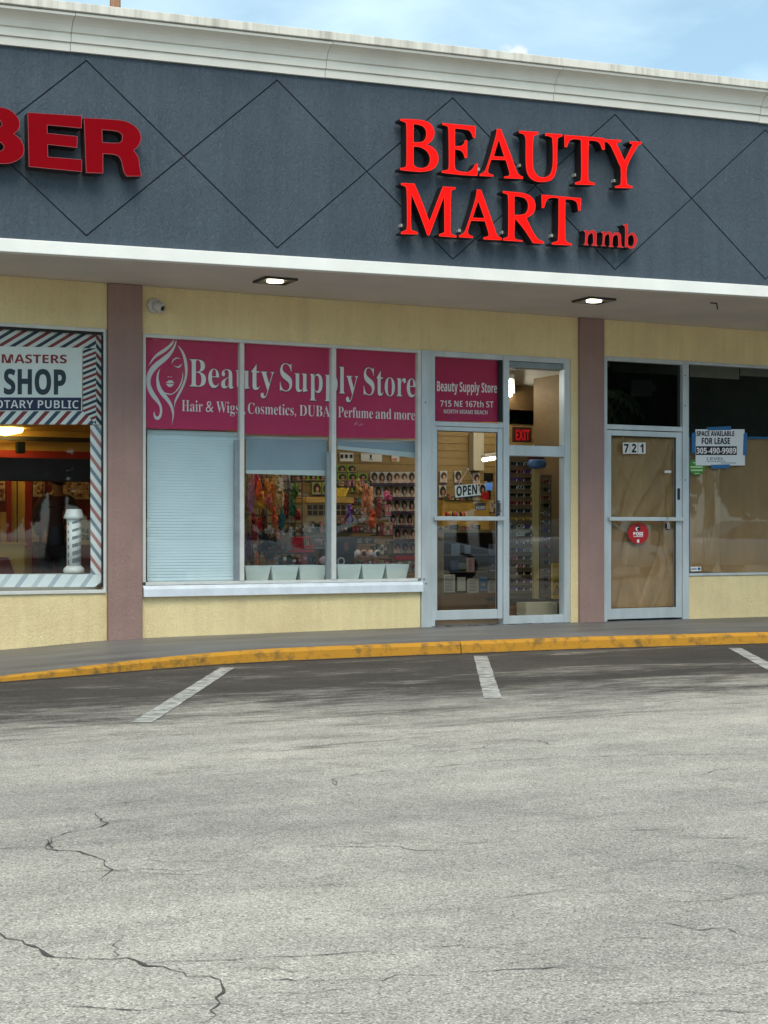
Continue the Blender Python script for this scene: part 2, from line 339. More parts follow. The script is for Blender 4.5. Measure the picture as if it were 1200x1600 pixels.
def asphalt_material():
    m = bpy.data.materials.new('aged_asphalt'); m.use_nodes = True; nt = m.node_tree; N = nt.nodes.new; L = nt.links.new
    b = nt.nodes['Principled BSDF']; b.inputs['Roughness'].default_value = 0.9; b.inputs['Specular IOR Level'].default_value = 0.25
    tc = N('ShaderNodeTexCoord'); P = tc.outputs['Object']
    def noise(scale, detail, rough=0.6, vec=P, dist=0.0):
        n = N('ShaderNodeTexNoise'); n.inputs['Scale'].default_value = scale; n.inputs['Detail'].default_value = detail; n.inputs['Roughness'].default_value = rough; n.inputs['Distortion'].default_value = dist
        L(vec, n.inputs['Vector']); return n.outputs[0]
    def ramp(v, stops):
        r = N('ShaderNodeValToRGB'); e = r.color_ramp.elements
        e[0].position, e[1].position = stops[0][0], stops[1][0]; e[0].color, e[1].color = stops[0][1], stops[1][1]
        for p, c in stops[2:]:
            k = e.new(p); k.color = c
        L(v, r.inputs[0]); return r.outputs[0]
    def mix(a, bb, f, mode='MIX'):
        x = N('ShaderNodeMix'); x.data_type = 'RGBA'; x.blend_type = mode
        for s, v in ((0, f), (6, a), (7, bb)):
            if hasattr(v, 'is_linked') or hasattr(v, 'links'): L(v, x.inputs[s])
            else: x.inputs[s].default_value = v
        return x.outputs[2]
    g = lambda v: (v * 1.18, v * 1.085, v * 0.96, 1)
    vo = N('ShaderNodeTexVoronoi'); vo.inputs['Scale'].default_value = 165; L(P, vo.inputs['Vector'])
    sv = N('ShaderNodeSeparateColor'); L(vo.outputs['Color'], sv.inputs[0])
    agg = ramp(sv.outputs[0], [(0.0, g(0.20)), (1.0, g(0.64)), (0.22, g(0.36)), (0.8, g(0.45))])      # stone chips of differing tone
    gap = ramp(vo.outputs['Distance'], [(0.45, (1, 1, 1, 1)), (0.95, (0.5, 0.5, 0.5, 1))])
    base = mix(agg, gap, 0.8, 'MULTIPLY')
    big = ramp(noise(0.35, 6, 0.65), [(0.3, (0.78, 0.78, 0.78, 1)), (0.7, (1.16, 1.15, 1.12, 1))])
    base = mix(base, big, 1.0, 'MULTIPLY')
    mps = N('ShaderNodeMapping'); mps.inputs['Scale'].default_value = (0.22, 1.7, 1); mps.inputs['Rotation'].default_value = (0, 0, R(9)); L(P, mps.inputs[0])
    strk = ramp(noise(1.0, 8, 0.7, mps.outputs[0], 0.3), [(0.32, (0.78, 0.78, 0.79, 1)), (0.66, (1.12, 1.11, 1.08, 1))])
    base = mix(base, strk, 1.0, 'MULTIPLY')
    pits = ramp(noise(4.2, 3, 0.5, mps.outputs[0], 0.8), [(0.22, (0.5, 0.5, 0.5, 1)), (0.30, (1, 1, 1, 1))])
    base = mix(base, pits, 1.0, 'MULTIPLY')
    med = ramp(noise(3.0, 7, 0.75), [(0.3, (0.80, 0.80, 0.80, 1)), (0.68, (1.12, 1.12, 1.12, 1))])
    base = mix(base, med, 1.0, 'MULTIPLY')
    # oil and damp stains where cars stand nose-in along the kerb: streaks that run with the kerb, strongest beside it
    sp = N('ShaderNodeSeparateXYZ'); L(P, sp.inputs[0])
    band = N('ShaderNodeMapRange'); band.interpolation_type = 'SMOOTHSTEP'
    for i, v in enumerate((-8.0, -3.6, 0.0, 1.0)): band.inputs[1 + i].default_value = v
    L(sp.outputs['Y'], band.inputs[0])
    mp = N('ShaderNodeMapping'); mp.inputs['Scale'].default_value = (0.40, 1.6, 1); mp.inputs['Rotation'].default_value = (0, 0, R(-4)); L(P, mp.inputs[0])
    def math_(op, a, b, c=None):
        q = N('ShaderNodeMath'); q.operation = op
        for k, v in enumerate((a, b) if c is None else (a, b, c)):
            if isinstance(v, (int, float)): q.inputs[k].default_value = v
            else: L(v, q.inputs[k])
        return q.outputs[0]
    n_a = noise(1.1, 8, 0.66, mp.outputs[0], 0.7); n_b = noise(7.0, 9, 0.8, mp.outputs[0], 0.5)
    val = math_('MULTIPLY_ADD', n_a, 0.95, math_('MULTIPLY_ADD', n_b, 0.75, math_('MULTIPLY', band.outputs[0], 0.46)))
    mrv = N('ShaderNodeMapRange'); mrv.interpolation_type = 'SMOOTHSTEP'
    for k, v in enumerate((0.90, 1.30, 0.0, 0.97)): mrv.inputs[1 + k].default_value = v
    L(val, mrv.inputs[0]); m2v = mrv.outputs[0]
    tone = mix(base, (0.15, 0.142, 0.138, 1), 1.0, 'MULTIPLY')
    base = mix(base, tone, m2v)
    spots = ramp(noise(0.9, 4, 0.5, P, 0.3), [(0.24, (1, 1, 1, 1)), (0.33, (0, 0, 0, 1))])
    base = mix(base, mix(base, (0.55, 0.54, 0.53, 1), 1.0, 'MULTIPLY'), spots)
    L(base, b.inputs['Base Color'])
    bp = N('ShaderNodeBump'); bp.inputs['Strength'].default_value = 0.6; bp.inputs['Distance'].default_value = 0.006
    L(vo.outputs['Distance'], bp.inputs['Height']); bp.invert = True; L(bp.outputs[0], b.inputs['Normal'])
    MATS['aged_asphalt'] = m; return m
asphalt = asphalt_material()
mb = MB(); mb.add([(-400, -400, 0), (400, -400, 0), (400, 400, 0), (-400, 400, 0)], [(0, 1, 2, 3)])
struct(mb.build('parking_lot', asphalt))

def worn_paint(name, rgb, under, lo, hi, scale=9.0):
    return M(name, rgb, 0.75, 0, 0, scale, bump=0.4, bscale=75, rgb2=under, lo=lo, hi=hi, detail=9)
line_m = worn_paint('worn_line_paint', (186, 184, 176), (118, 115, 109), 0.38, 0.60)
def ribbon(name, pts, w, z, mat, closed=False, jag=0.0):
    mb = MB(); L = []; n = len(pts)
    for i, p in enumerate(pts):
        a = pts[max(i - 1, 0)]; c = pts[min(i + 1, n - 1)]; d = Vector((c.x - a.x, c.y - a.y)).normalized(); nn = Vector((-d.y, d.x))
        ww = w[i] if isinstance(w, list) else w
        j1, j2 = (random.uniform(-jag, jag), random.uniform(-jag, jag))
        L += [(p.x + nn.x * (ww / 2 + j1), p.y + nn.y * (ww / 2 + j1), z), (p.x - nn.x * (ww / 2 + j2), p.y - nn.y * (ww / 2 + j2), z)]
    mb.add(L, [(2 * i, 2 * i + 1, 2 * i + 3, 2 * i + 2) for i in range(n - 1)]); return mb
for a, b in (((355, 1044), (222, 1129.5)), ((751, 1025.5), (770, 1092)), ((1148, 1013), (1262, 1075))):
    A, B = G(*a), G(*b); pts = [A.lerp(B, k / 40) for k in range(41)]
    o = ribbon('parking_line', pts, 0.125, 0.004, line_m, jag=0.004).build('parking_line', line_m); struct(o)
# cracks in the asphalt: filled with dark grit
crack_m = M('crack_grit', (78, 75, 70), 0.95, vary=0.3, vscale=20)
CR = [([(0, 1456), (40, 1470), (75, 1494), (130, 1500), (200, 1497), (262, 1510), (330, 1524), (345, 1532), (335, 1560), (318, 1600)], 1.0),
      ([(345, 1532), (380, 1528), (470, 1535), (620, 1522), (700, 1524)], 0.45), ([(345, 1534), (390, 1545), (430, 1548)], 0.3),
      ([(150, 1270), (160, 1290), (110, 1300), (78, 1310), (74, 1328), (130, 1335), (178, 1360), (160, 1378)], 0.8),
      ([(74, 1312), (72, 1326), (90, 1332)], 1.3),
      ([(515, 1220), (530, 1228), (520, 1218), (600, 1205), (720, 1195), (830, 1186), (960, 1181), (1080, 1180), (1200, 1179)], 0.5),
      ([(0, 1190), (110, 1188), (220, 1185), (330, 1190)], 0.35), ([(1000, 1112), (1006, 1100)], 0.4), ([(1003, 1111), (1090, 1111), (1200, 1109)], 0.4),
      ([(1010, 1440), (1100, 1455), (1140, 1452), (1200, 1472)], 0.4), ([(1040, 1590), (1090, 1583), (1200, 1578)], 0.35),
      ([(200, 1120), (420, 1118), (640, 1117), (800, 1115)], 0.25), ([(190, 1460), (188, 1510)], 0.2), ([(600, 1455), (640, 1450), (700, 1453)], 0.2),
      ([(110, 1300), (180, 1282), (260, 1276), (350, 1270), (430, 1262)], 0.22)]
rc = random.Random(77)
for _ in range(46):
    x, y = rc.uniform(-20, 1220), rc.uniform(1100, 1590); n_ = rc.randint(3, 6); pl = []
    for _k in range(n_): pl.append((x, y)); x += rc.uniform(20, 75) * (y - 832) / 420; y += rc.uniform(-8, 7)
    CR.append((pl, rc.uniform(0.22, 0.5)))
mb = MB()
for pl, k in CR:
    P = [G(*p) for p in pl]; pts = []; wob = Vector()
    for a, b in zip(P, P[1:]):
        n = max(2, int((b - a).length / 0.035))
        for i in range(n):
            q = a.lerp(b, i / n); wob = wob * 0.75 + Vector((random.gauss(0, 1), random.gauss(0, 1), 0)) * 0.011; pts.append(q + wob * min(1, (i + 1) / 4))
    pts.append(P[-1]); n = len(pts)
    ws = [k * random.choice((0.004, 0.006, 0.008, 0.011, 0.018)) * random.uniform(0.7, 1.2) * min(1, (i + 1) / 4, (n - i) / 4) * 0.8 for i in range(n)]
    r = ribbon('c', pts, ws, 0.0025, None); mb.add(r.v, r.f)
struct(mb.build('asphalt_cracks', crack_m))

walk_m = M('walkway_concrete', (116, 114, 112), 0.5, 0, 0.2, 1.3, bump=0.25, bscale=45, stretch=(0.5, 1.6, 1), rgb2=(78, 77, 77), lo=0.3, hi=0.66, detail=9)
curb_m = worn_paint('yellow_kerb_paint', (190, 134, 30), (120, 92, 44), 0.33, 0.50, 9.0)
xs = [-20 + 0.15 * k for k in range(340)]
gap_x = G(713, 1020).x
mb = MB(); vs = []
for x in xs:
    y, h = soft(CURB_Y, x), soft(CURB_H, x); b = soft(WALK_H, x)
    vs += [(x, y + 0.06, h), (x, (y + 0.06) * 0.5, (h + b) / 2), (x, 0.3, b)]
mb.add(vs, [(3 * i + k, 3 * i + 3 + k, 3 * i + 4 + k, 3 * i + 1 + k) for i in range(len(xs) - 1) for k in (0, 1)])
struct(mb.build('sidewalk', walk_m, smooth=True))
mb = MB()
for s0, s1 in ((-20, gap_x - 0.004), (gap_x + 0.004, 24)):
    n = int((s1 - s0) / 0.12); vs = []; rnd = random.Random(3)
    for i in range(n + 1):
        x = s0 + (s1 - s0) * i / n; y, h = soft(CURB_Y, x), soft(CURB_H, x); e = rnd.uniform(-0.006, 0.006); q = rnd.uniform(0, 0.006)
        vs += [(x, y - 0.012 + e, -0.05), (x, y + e * 0.5, h * 0.75), (x, y + 0.012 + q, h * 0.94 - q), (x, y + 0.035, h + 0.002), (x, y + 0.075 + e, h + 0.0035), (x, y + 0.12, -0.05)]
    mb.add(vs, [(6 * i + k, 6 * i + 6 + k, 6 * i + 7 + k, 6 * i + 1 + k) for i in range(n) for k in range(5)])
struct(mb.build('kerb', curb_m))

rg = random.Random(12); gp_ = []
x = -3.0
while x < 14: gp_.append(Vector((x, soft(CURB_Y, x) - 0.03, 0))); x += 0.05
struct(ribbon('gutter_grime', gp_, [rg.choice((0.05, 0.07, 0.1, 0.13)) * rg.uniform(0.7, 1.2) for _ in gp_], 0.003, None).build('gutter_grime', M('gutter_grit', (52, 48, 43), 0.95, vary=0.4, vscale=14)))
# ------------------------------------------------------------------ the strip of shops: one building
bld = thing('shop_building', 'long single-storey strip of shops with slate stucco fascia, white cornice and yellow walls', 'building', (7, 0, 0))
SOF, ZB, ZC, ZR = 3.62, 3.73, 5.435, 5.805
X0, X1 = -6.0, 20.0
def part(mb, name, mat, **k): return mb.build(name, mat, bld, **k)
def fp(x, z, d=0.0): return Vector((x, fy(x) - d, z))
# fascia: stucco sheet with diamond grooves really cut through it, on a dark backing
T = [(135, 92), (437, 126), (709, 153), (961, 181), (1196, 205)]
tx = [F(*p).x for p in T]; pit = (tx[-1] - tx[0]) / 4
tops = [tx[0] + pit * k for k in range(-5, 11)]
ZT, ZV = 5.372, 3.803
segs = []
for i in range(len(tops) - 1):
    segs += [((tops[i], ZT), (tops[i + 1], ZV)), ((tops[i], ZV), (tops[i + 1], ZT))]
bm = bmesh.new()
vv = [bm.verts.new((x, 0, z)) for x, z in ((X0, ZB - 0.03), (X1, ZB - 0.03), (X1, ZC + 0.1), (X0, ZC + 0.1))]; bm.faces.new(vv)
GW = 0.0065
for (a, b) in segs:
    d = Vector((b[0] - a[0], 0, b[1] - a[1])).normalized(); n = Vector((-d.z, 0, d.x))
    mid = (a[0] + b[0]) / 2; reach = abs(b[0] - a[0]) / 2 + 0.05
    for s in (-1, 1):
        near = [f for f in bm.faces if max(v.co.x for v in f.verts) > mid - reach and min(v.co.x for v in f.verts) < mid + reach]
        geom = list({e for f in near for e in f.edges}) + list({v for f in near for v in f.verts}) + near
        bmesh.ops.bisect_plane(bm, geom=geom, dist=1e-6, plane_co=Vector((a[0], 0, a[1])) + n * GW * s, plane_no=n)
kill = []
for f in bm.faces:
    c = f.calc_center_median()
    for (a, b) in segs:
        ax, az = a; dx, dz = b[0] - ax, b[1] - az; l2 = dx * dx + dz * dz; t = ((c.x - ax) * dx + (c.z - az) * dz) / l2
        if -0.002 < t < 1.002 and abs((c.x - ax) * dz - (c.z - az) * dx) / math.sqrt(l2) < GW * 0.9: kill.append(f); break
bmesh.ops.delete(bm, geom=kill, context='FACES')
for v in bm.verts: v.co = fp(v.co.x, v.co.z)
ex = bmesh.ops.extrude_face_region(bm, geom=list(bm.faces))
for g in ex['geom']:
    if isinstance(g, bmesh.types.BMVert): g.co.y += 0.012
bmesh.ops.recalc_face_normals(bm, faces=bm.faces)
me = bpy.data.meshes.new('fascia'); bm.to_mesh(me); bm.free(); me.materials.append(slate)
o = bpy.data.objects.new('fascia', me); COL.objects.link(o); adopt(o, bld)
def fbox(mb, x0, x1, z0, z1, d0, d1):               # a bar along the fascia from d0 to d1 proud
    q = [fp(x0, z0, d1), fp(x1, z0, d1), fp(x1, z0, d0), fp(x0, z0, d0)]
    return mb.add(q + [p + Vector((0, 0, z1 - z0)) for p in q], [(0, 3, 2, 1), (4, 5, 6, 7), (0, 1, 5, 4), (1, 2, 6, 5), (2, 3, 7, 6), (3, 0, 4, 7)])
part(fbox(MB(), X0, X1, SOF + 0.02, ZR - 0.03, -0.35, -0.0125), 'fascia_backing', groove_m)
part(fbox(MB(), X0, X1, SOF - 0.008, ZB, -0.06, 0.035), 'trim_band', white_band, bevel=0.006)
corn_m = M('cornice_paint', (236, 232, 222), 0.6, 0, 0.06, 2.0, bump=0.08, bscale=20)
cope_m = M('stained_coping', (222, 218, 208), 0.7, 0, 0, 1.0, rgb2=(176, 171, 160), lo=0.3, hi=0.56, stretch=(9, 9, 0.7), bump=0.1, bscale=30, detail=9)
CH = [(-0.02, 0), (0.03, 0), (0.036, 0.07), (0.022, 0.074), (0.055, 0.078), (0.062, 0.146), (0.05, 0.152), (0.075, 0.158)]
CH += [(0.08 + 0.13 * (1 - math.cos(R(90) * k / 6)), 0.158 + 0.105 * math.sin(R(90) * k / 6)) for k in range(1, 7)]
CH += [(0.215, 0.284), (0.195, 0.29), (-0.02, 0.29)]
prof = [(d, ZC + h) for d, h in CH]
jx = [F(862, 130).x + 2.36 * k for k in range(-7, 7)]
mb = MB()
for a, b in zip(jx, jx[1:]):
    a = max(a + 0.003, X0); b = min(b - 0.003, X1); n = len(prof); e = random.uniform(-0.004, 0.004)
    vs = [fp(a, z + e, d) for d, z in prof] + [fp(b, z + e, d) for d, z in prof]
    mb.add(vs, [(i, (i + 1) % n, (i + 1) % n + n, i + n) for i in range(n)] + [tuple(range(n)), tuple(range(2 * n - 1, n - 1, -1))])
part(mb, 'cornice', corn_m)
part(fbox(MB(), X0, X1, ZC + 0.292, ZR, -0.4, 0.235), 'coping', cope_m, bevel=0.006)
mb = MB()
mb.add([(X0, fy(X0) + 0.055, SOF), (X1, fy(X1) + 0.055, SOF), (X1, 0.25, SOF), (X0, 0.25, SOF)] + [(X0, fy(X0) + 0.055, SOF + 0.1), (X1, fy(X1) + 0.055, SOF + 0.1), (X1, 0.25, SOF + 0.1), (X0, 0.25, SOF + 0.1)],
       [(0, 3, 2, 1), (4, 5, 6, 7), (0, 1, 5, 4), (1, 2, 6, 5), (2, 3, 7, 6), (3, 0, 4, 7)])
part(mb, 'soffit', soffit_m)
part(MB().box(X0 + 0.01, X1 - 0.01, 0.2, 12, 5.3, 5.5), 'roof', dark)
part(MB().box(X0 + 0.01, X1 - 0.01, 11.8, 12, -0.1, 5.29).box(X0, X0 + 0.2, 0.21, 11.79, -0.1, 5.29).box(X1 - 0.2, X1, 0.21, 11.79, -0.1, 5.29), 'outer_wall', MATS['yellow_stucco'])
# columns
CL0, CL1, CR0, CR1 = 4.24, 4.592, 9.79, 10.125
for a, b in ((CL0, CL1), (CR0, CR1)): part(MB().box(a, b, -0.045, 0.3, -0.05, SOF - 0.001), 'column', mauve, bevel=0.012)
# wall above and below the shop fronts
TB, TS, TV = 3.165, 3.14, 3.195
part(MB().box(X0, CL0 - 0.001, 0, 0.24, TB, SOF - 0.001), 'header_wall', yellow, bevel=0.004)
part(MB().box(CL1 + 0.001, CR0 - 0.001, 0, 0.24, TS, SOF - 0.001), 'header_wall', yellow, bevel=0.004)
part(MB().box(CR1 + 0.001, X1, 0, 0.24, TV, SOF - 0.001), 'header_wall', yellow, bevel=0.004)
part(MB().box(9.685, CR0 - 0.001, 0.001, 0.24, 0.0, TS - 0.001), 'wall_return', yellow)
SX = wx(657)
part(MB().box(X0, CL0 - 0.001, 0, 0.24, -0.1, 0.545), 'bulkhead_wall', yellow, bevel=0.006)
part(MB().box(CL1 + 0.001, SX, 0, 0.24, -0.1, 0.60), 'bulkhead_wall', yellow, bevel=0.006)
part(MB().box(wx(1076), X1, 0, 0.24, -0.1, 0.625), 'bulkhead_wall', yellow, bevel=0.006)

# ---- shop fronts.  frames stand 12 mm proud of the wall; panes lie 40 mm behind
def pane(name, x0, y0, x1, y1, parent, mat=glass, d=0.04):
    return wbox(MB(), x0, y0, x1, y1, d, 0.006).build(name, mat, parent)
# 1 barber shop window
mb = MB(); XB = wx(165)
mb.box(X0, XB, -0.012, 0.06, 3.13, TB).box(wx(161.5), XB, -0.014, 0.06, 0.575, 3.13).box(X0, XB, -0.02, 0.06, 0.545, 0.578)
fr = part(mb, 'window_frame', alu_w, bevel=0.003)
MB().box(X0, wx(161.5), 0.03, 0.036, 0.578, 3.13).build('pane', glass, fr)
MB().box(wx(159.5), wx(161.5), 0.0, 0.03, 0.6, 3.1).box(X0, wx(159.5), 0.0, 0.03, 3.105, 3.13).build('gasket', gasket, fr)
MB().box(XB + 0.002, CL0 - 0.001, 0.01, 0.1, 0.546, TB - 0.001).build('jamb_filler', alu_w, fr)
# 2 beauty shop window: three lights
zt, zb = TS, 0.645
mb = MB(); a0, a1, b0, b1, c0, c1 = wx(222.5), wx(227.5), wx(374.5), wx(381), wx(517.5), wx(524.5)
e0, e1 = wx(652.5), wx(657.4)
mb.box(a0, e1, -0.012, 0.06, zt - 0.035, zt).box(a0, a1, -0.010, 0.06, zb, zt - 0.035).box(e0, e1, -0.010, 0.06, zb, zt - 0.035).box(a1, e0, -0.008, 0.06, zb - 0.03, zb)
fr = part(mb, 'window_frame', alu_w, bevel=0.003)
MB().box(b0, b1, -0.016, 0.06, zb, zt - 0.036).box(c0, c1, -0.016, 0.06, zb, zt - 0.036).build('mullion', alu_w, fr, bevel=0.003)
MB().box(b0 - 0.045, b0 - 0.001, 0.01, 0.06, zb, 2.1).build('mullion_side', alu_d, fr); MB().box(c0 - 0.045, c0 - 0.001, 0.01, 0.06, zb, 2.0).build('mullion_side', alu_d, fr)
for p, q in ((a1, b0), (b1, c0), (c1, e0)): MB().box(p, q, 0.04, 0.046, zb, zt - 0.035).build('pane', glass, fr)
mb = MB(); s0, s1 = CL1 + 0.01, wx(658)
mb.add([(s0, -0.055, 0.5), (s1, -0.055, 0.5), (s1, -0.055, 0.575), (s0, -0.055, 0.575), (s0, -0.012, 0.61), (s1, -0.03, 0.61), (s0, 0.02, 0.612), (s1, 0.02, 0.612), (s0, 0.0, 0.5), (s1, 0.0, 0.5)],
       [(0, 1, 2, 3), (3, 2, 5, 4), (4, 5, 7, 6), (0, 8, 9, 1), (0, 3, 4, 6, 8), (1, 9, 7, 5, 2), (8, 6, 7, 9)])
mb.build('window_sill', flash_m, fr)
# 3 beauty shop entrance: post, transom panel, door, sidelight
post = part(MB().box(wx(657.8), wx(672.6), -0.02, 0.12, 0.09, TS), 'door_post', alu, bevel=0.004)
mb = MB()
mb.box(wx(673), wx(679), -0.012, 0.1, 0.10, TS).box(wx(786), wx(795), -0.012, 0.1, 0.10, TS).box(wx(881), wx(890), -0.012, 0.1, 0.10, TS)
zq = lambda py, px: wz(py, px)
D = lambda a, b, z0, z1, f=-0.008: mb.box(wx(a) + 0.001, wx(b) - 0.001, f, 0.1, z0, z1)
D(679, 786, TS - 0.06, TS); D(795, 881, TS - 0.06, TS); D(679, 786, zq(667, 730), zq(660, 730)); D(795, 881, zq(713, 838), zq(696.5, 838)); D(795, 881, 0.105, zq(961.5, 838))
fr = part(mb, 'entrance_frame', alu, bevel=0.003)
pane('pane', 679.3, 556, 785.7, 660, fr); pane('pane', 795.3, 566, 880.7, 696.5, fr); pane('pane', 795.3, 713, 880.7, 961.5, fr)
MB().box(wx(780.5), wx(785.6), 0.006, 0.04, zq(659.5, 783), TS - 0.061).build('gasket', gasket, fr)
mb = MB(); mb.box(wx(796), wx(880.5), 0.03, 0.16, TS - 0.13, TS - 0.065); mb.build('transom_channel', alu_d, fr)
def door(x0, sl, gx, gr, x1, yt, yg, ym0, ym1, yb, ybot, mat, pm):
    xm = (x0 + x1) / 2; mb = MB()
    zt, zg, z0, zb = zq(yt, xm), zq(yg, xm), zq(ybot, xm), zq(yb, xm)
    mb.box(wx(x0), wx(gx), -0.004, 0.05, z0, zt).box(wx(gr), wx(x1), -0.004, 0.05, z0, zt)
    mb.box(wx(gx) + 0.001, wx(gr) - 0.001, -0.002, 0.048, zg, zt - 0.002).box(wx(gx) + 0.001, wx(gr) - 0.001, -0.002, 0.048, z0 + 0.002, zb)
    d = part(mb, 'door', mat, bevel=0.003)
    MB().box(wx(gx), wx(gr), 0.02, 0.026, zb, zg).build('pane', pm, d)
    z1, z2 = zq(ym1, xm), zq(ym0, xm)
    MB().box(wx(x0) + 0.004, wx(x1) - 0.004, -0.06, -0.022, z1, z2).box(wx(x0) + 0.02, wx(x0) + 0.05, -0.022, -0.004, z1 + 0.005, z2 - 0.005).box(wx(x1) - 0.05, wx(x1) - 0.02, -0.022, -0.004, z1 + 0.005, z2 - 0.005).build('push_bar', mat, d, bevel=0.005)
    MB().box(wx(gx), wx(gx) + 0.008, 0.0, 0.019, zb, zg).box(wx(gr) - 0.008, wx(gr), 0.0, 0.019, zb, zg).box(wx(gx) + 0.0085, wx(gr) - 0.0085, 0.0, 0.019, zg - 0.008, zg).build('gasket', gasket, d)
    return d
dr = door(675, 675, 683, 777.5, 785.2, 667.5, 674, 807, 813.5, 953, 968, alu, glass)
mb = MB(); c = W(779.5, 793, -0.02); mb.box(c.x - 0.018, c.x + 0.018, -0.018, -0.004, c.z - 0.09, c.z + 0.08).build('lock_plate', dark, dr, bevel=0.004)
mb = MB(); mb.tube([(c.x, -0.01, c.z + 0.06), (c.x, -0.06, c.z + 0.05), (c.x, -0.065, c.z - 0.05), (c.x, -0.01, c.z - 0.06)], 0.008).build('handle', alu_d, dr, smooth=True)
# threshold
thr = MB().box(wx(674), wx(889), -0.03, 0.12, 0.085, 0.118); part(thr, 'threshold', M('scuffed_threshold', (120, 126, 130), 0.5, 0.3, 0, 14, rgb2=(40, 42, 44), lo=0.4, hi=0.55))
# 4 vacant unit 721: door with transom, then a big window
mb = MB()
mb.box(wx(942.5), wx(948), -0.012, 0.1, 0.09, TV).box(wx(1066), wx(1075.5), -0.012, 0.1, 0.09, TV)
D(948, 1066, TV - 0.05, TV); D(948, 1066, zq(672.5, 1007), zq(665, 1007))
fr = part(mb, 'entrance_frame', alu, bevel=0.003)
pane('pane', 948.3, 565, 1065.7, 665, fr, glass_dark)
dv = door(948.6, 949, 955, 1056, 1065.4, 673.5, 682, 808, 814, 950, 966.5, alu, glass)
thr = MB().box(wx(944), wx(1075), -0.03, 0.12, 0.08, 0.112); part(thr, 'threshold', MATS['scuffed_threshold'])
mb = MB(); mb.box(wx(1075.8), X1, -0.012, 0.1, TV - 0.035, TV).box(wx(1075.8), X1, -0.016, 0.1, 0.626, 0.655)
fr = part(mb, 'window_frame', alu, bevel=0.003)
MB().box(wx(1075.8), X1, 0.04, 0.046, 0.655, TV - 0.035).build('pane', glass, fr)
for (x, y) in ((1070.5, 587), (1070.5, 634), (1071, 750), (664, 629), (662, 905), (665, 912)):
    c = W(x, y, -0.012); MB().lathe([(0.008, 0), (0.008, 0.012)], (c.x, -0.024 if x < 700 else -0.014, c.z), 8, Vector((0, 1, 0))).build('screw', black, fr)

# ------------------------------------------------------------------ channel letters on the fascia
red_face = M('lit_red_acrylic', (228, 6, 2), 0.5, vary=0.03, vscale=2, emit=0.55, spec=0.15)
red_trim = M('red_trim_cap', (228, 44, 28), 0.4, vary=0.05, emit=0.25, spec=0.2)
ret_m = M('black_letter_return', (30, 24, 25), 0.45, vary=0.12)
dred_face = M('dark_red_acrylic', (132, 0, 14), 0.6, vary=0.05, vscale=3, spec=0.05)
dred_trim = M('faded_pink_trim', (160, 74, 80), 0.5, vary=0.12)
brown_ret = M('brown_letter_return', (50, 34, 32), 0.5, vary=0.15)
steel = M('standoff_steel', (190, 188, 182), 0.4, 0.3, vary=0.1)
def inset(loop, d):
    n = len(loop); out = []
    area = sum(loop[i].x * loop[(i + 1) % n].y - loop[(i + 1) % n].x * loop[i].y for i in range(n))
    for i in range(n):
        a, b, c = loop[i - 1], loop[i], loop[(i + 1) % n]
        e1, e2 = (b - a), (c - b)
        if e1.length < 1e-6 or e2.length < 1e-6: out.append(b.copy()); continue
        e1.normalize(); e2.normalize(); n1 = Vector((-e1.y, e1.x)); n2 = Vector((-e2.y, e2.x)); m = n1 + n2
        if m.length < 0.3: m = n1
        m.normalize(); k = min(2.0, 1 / max(0.4, m.dot(n1))); out.append(b + m * d * k * (1 if area > 0 else -1))
    return out
def letter(name, label, group, loops, d0, d1, fm, tm, rm, rim=1.1, spacers=(), rimd=0.002):
    """channel letter: dark return, coloured face, raised trim round the face; loops in photo pixels: outline, then holes"""
    lp = [[F(p.x, p.y, d1) for p in l] for l in loops]
    c = lp[0][0].copy()
    for l in lp[0]: c.z = min(c.z, l.z)
    t = thing(name, label, 'sign letter', (c.x, fy(c.x), c.z), group)
    MB().prism(lp, (0, d1 - d0 - 0.003, 0)).build('return', rm, t)
    ins = [inset(l, rim if i == 0 else -rim) for i, l in enumerate(loops)]
    ip = [[F(p.x, p.y, d1) for p in l] for l in ins]
    MB().prism([[p + Vector((0, -0.0015, 0)) for p in l] for l in ip], (0, 0.0012, 0)).build('face', fm, t)
    mb = MB()
    for o_, i_ in zip(lp, ip):
        n = len(o_); vs = [p + Vector((0, -0.0012 - rimd, 0)) for p in o_] + [p + Vector((0, -0.0012 - rimd, 0)) for p in i_] + [p + Vector((0, -0.0002, 0)) for p in o_] + [p + Vector((0, -0.0002, 0)) for p in i_]
        for k in range(n):
            j = (k + 1) % n; mb.add([], [])
        mb.add(vs, [f for k in range(n) for j in ((k + 1) % n,) for f in ((k, j, j + n, k + n), (k, k + 2 * n, j + 2 * n, j), (k + n, j + n, j + 3 * n, k + 3 * n))])
    mb.build('trim', tm, t)
    for (x, y) in spacers:
        q = F(x, y, d0 * 0.5 + d1 * 0.5); fbox(MB(), q.x - 0.012, q.x + 0.012, q.z - 0.014, q.z + 0.014, 0.0, d0 + 0.02).build('spacer', steel, t)
    return t
s = 's'
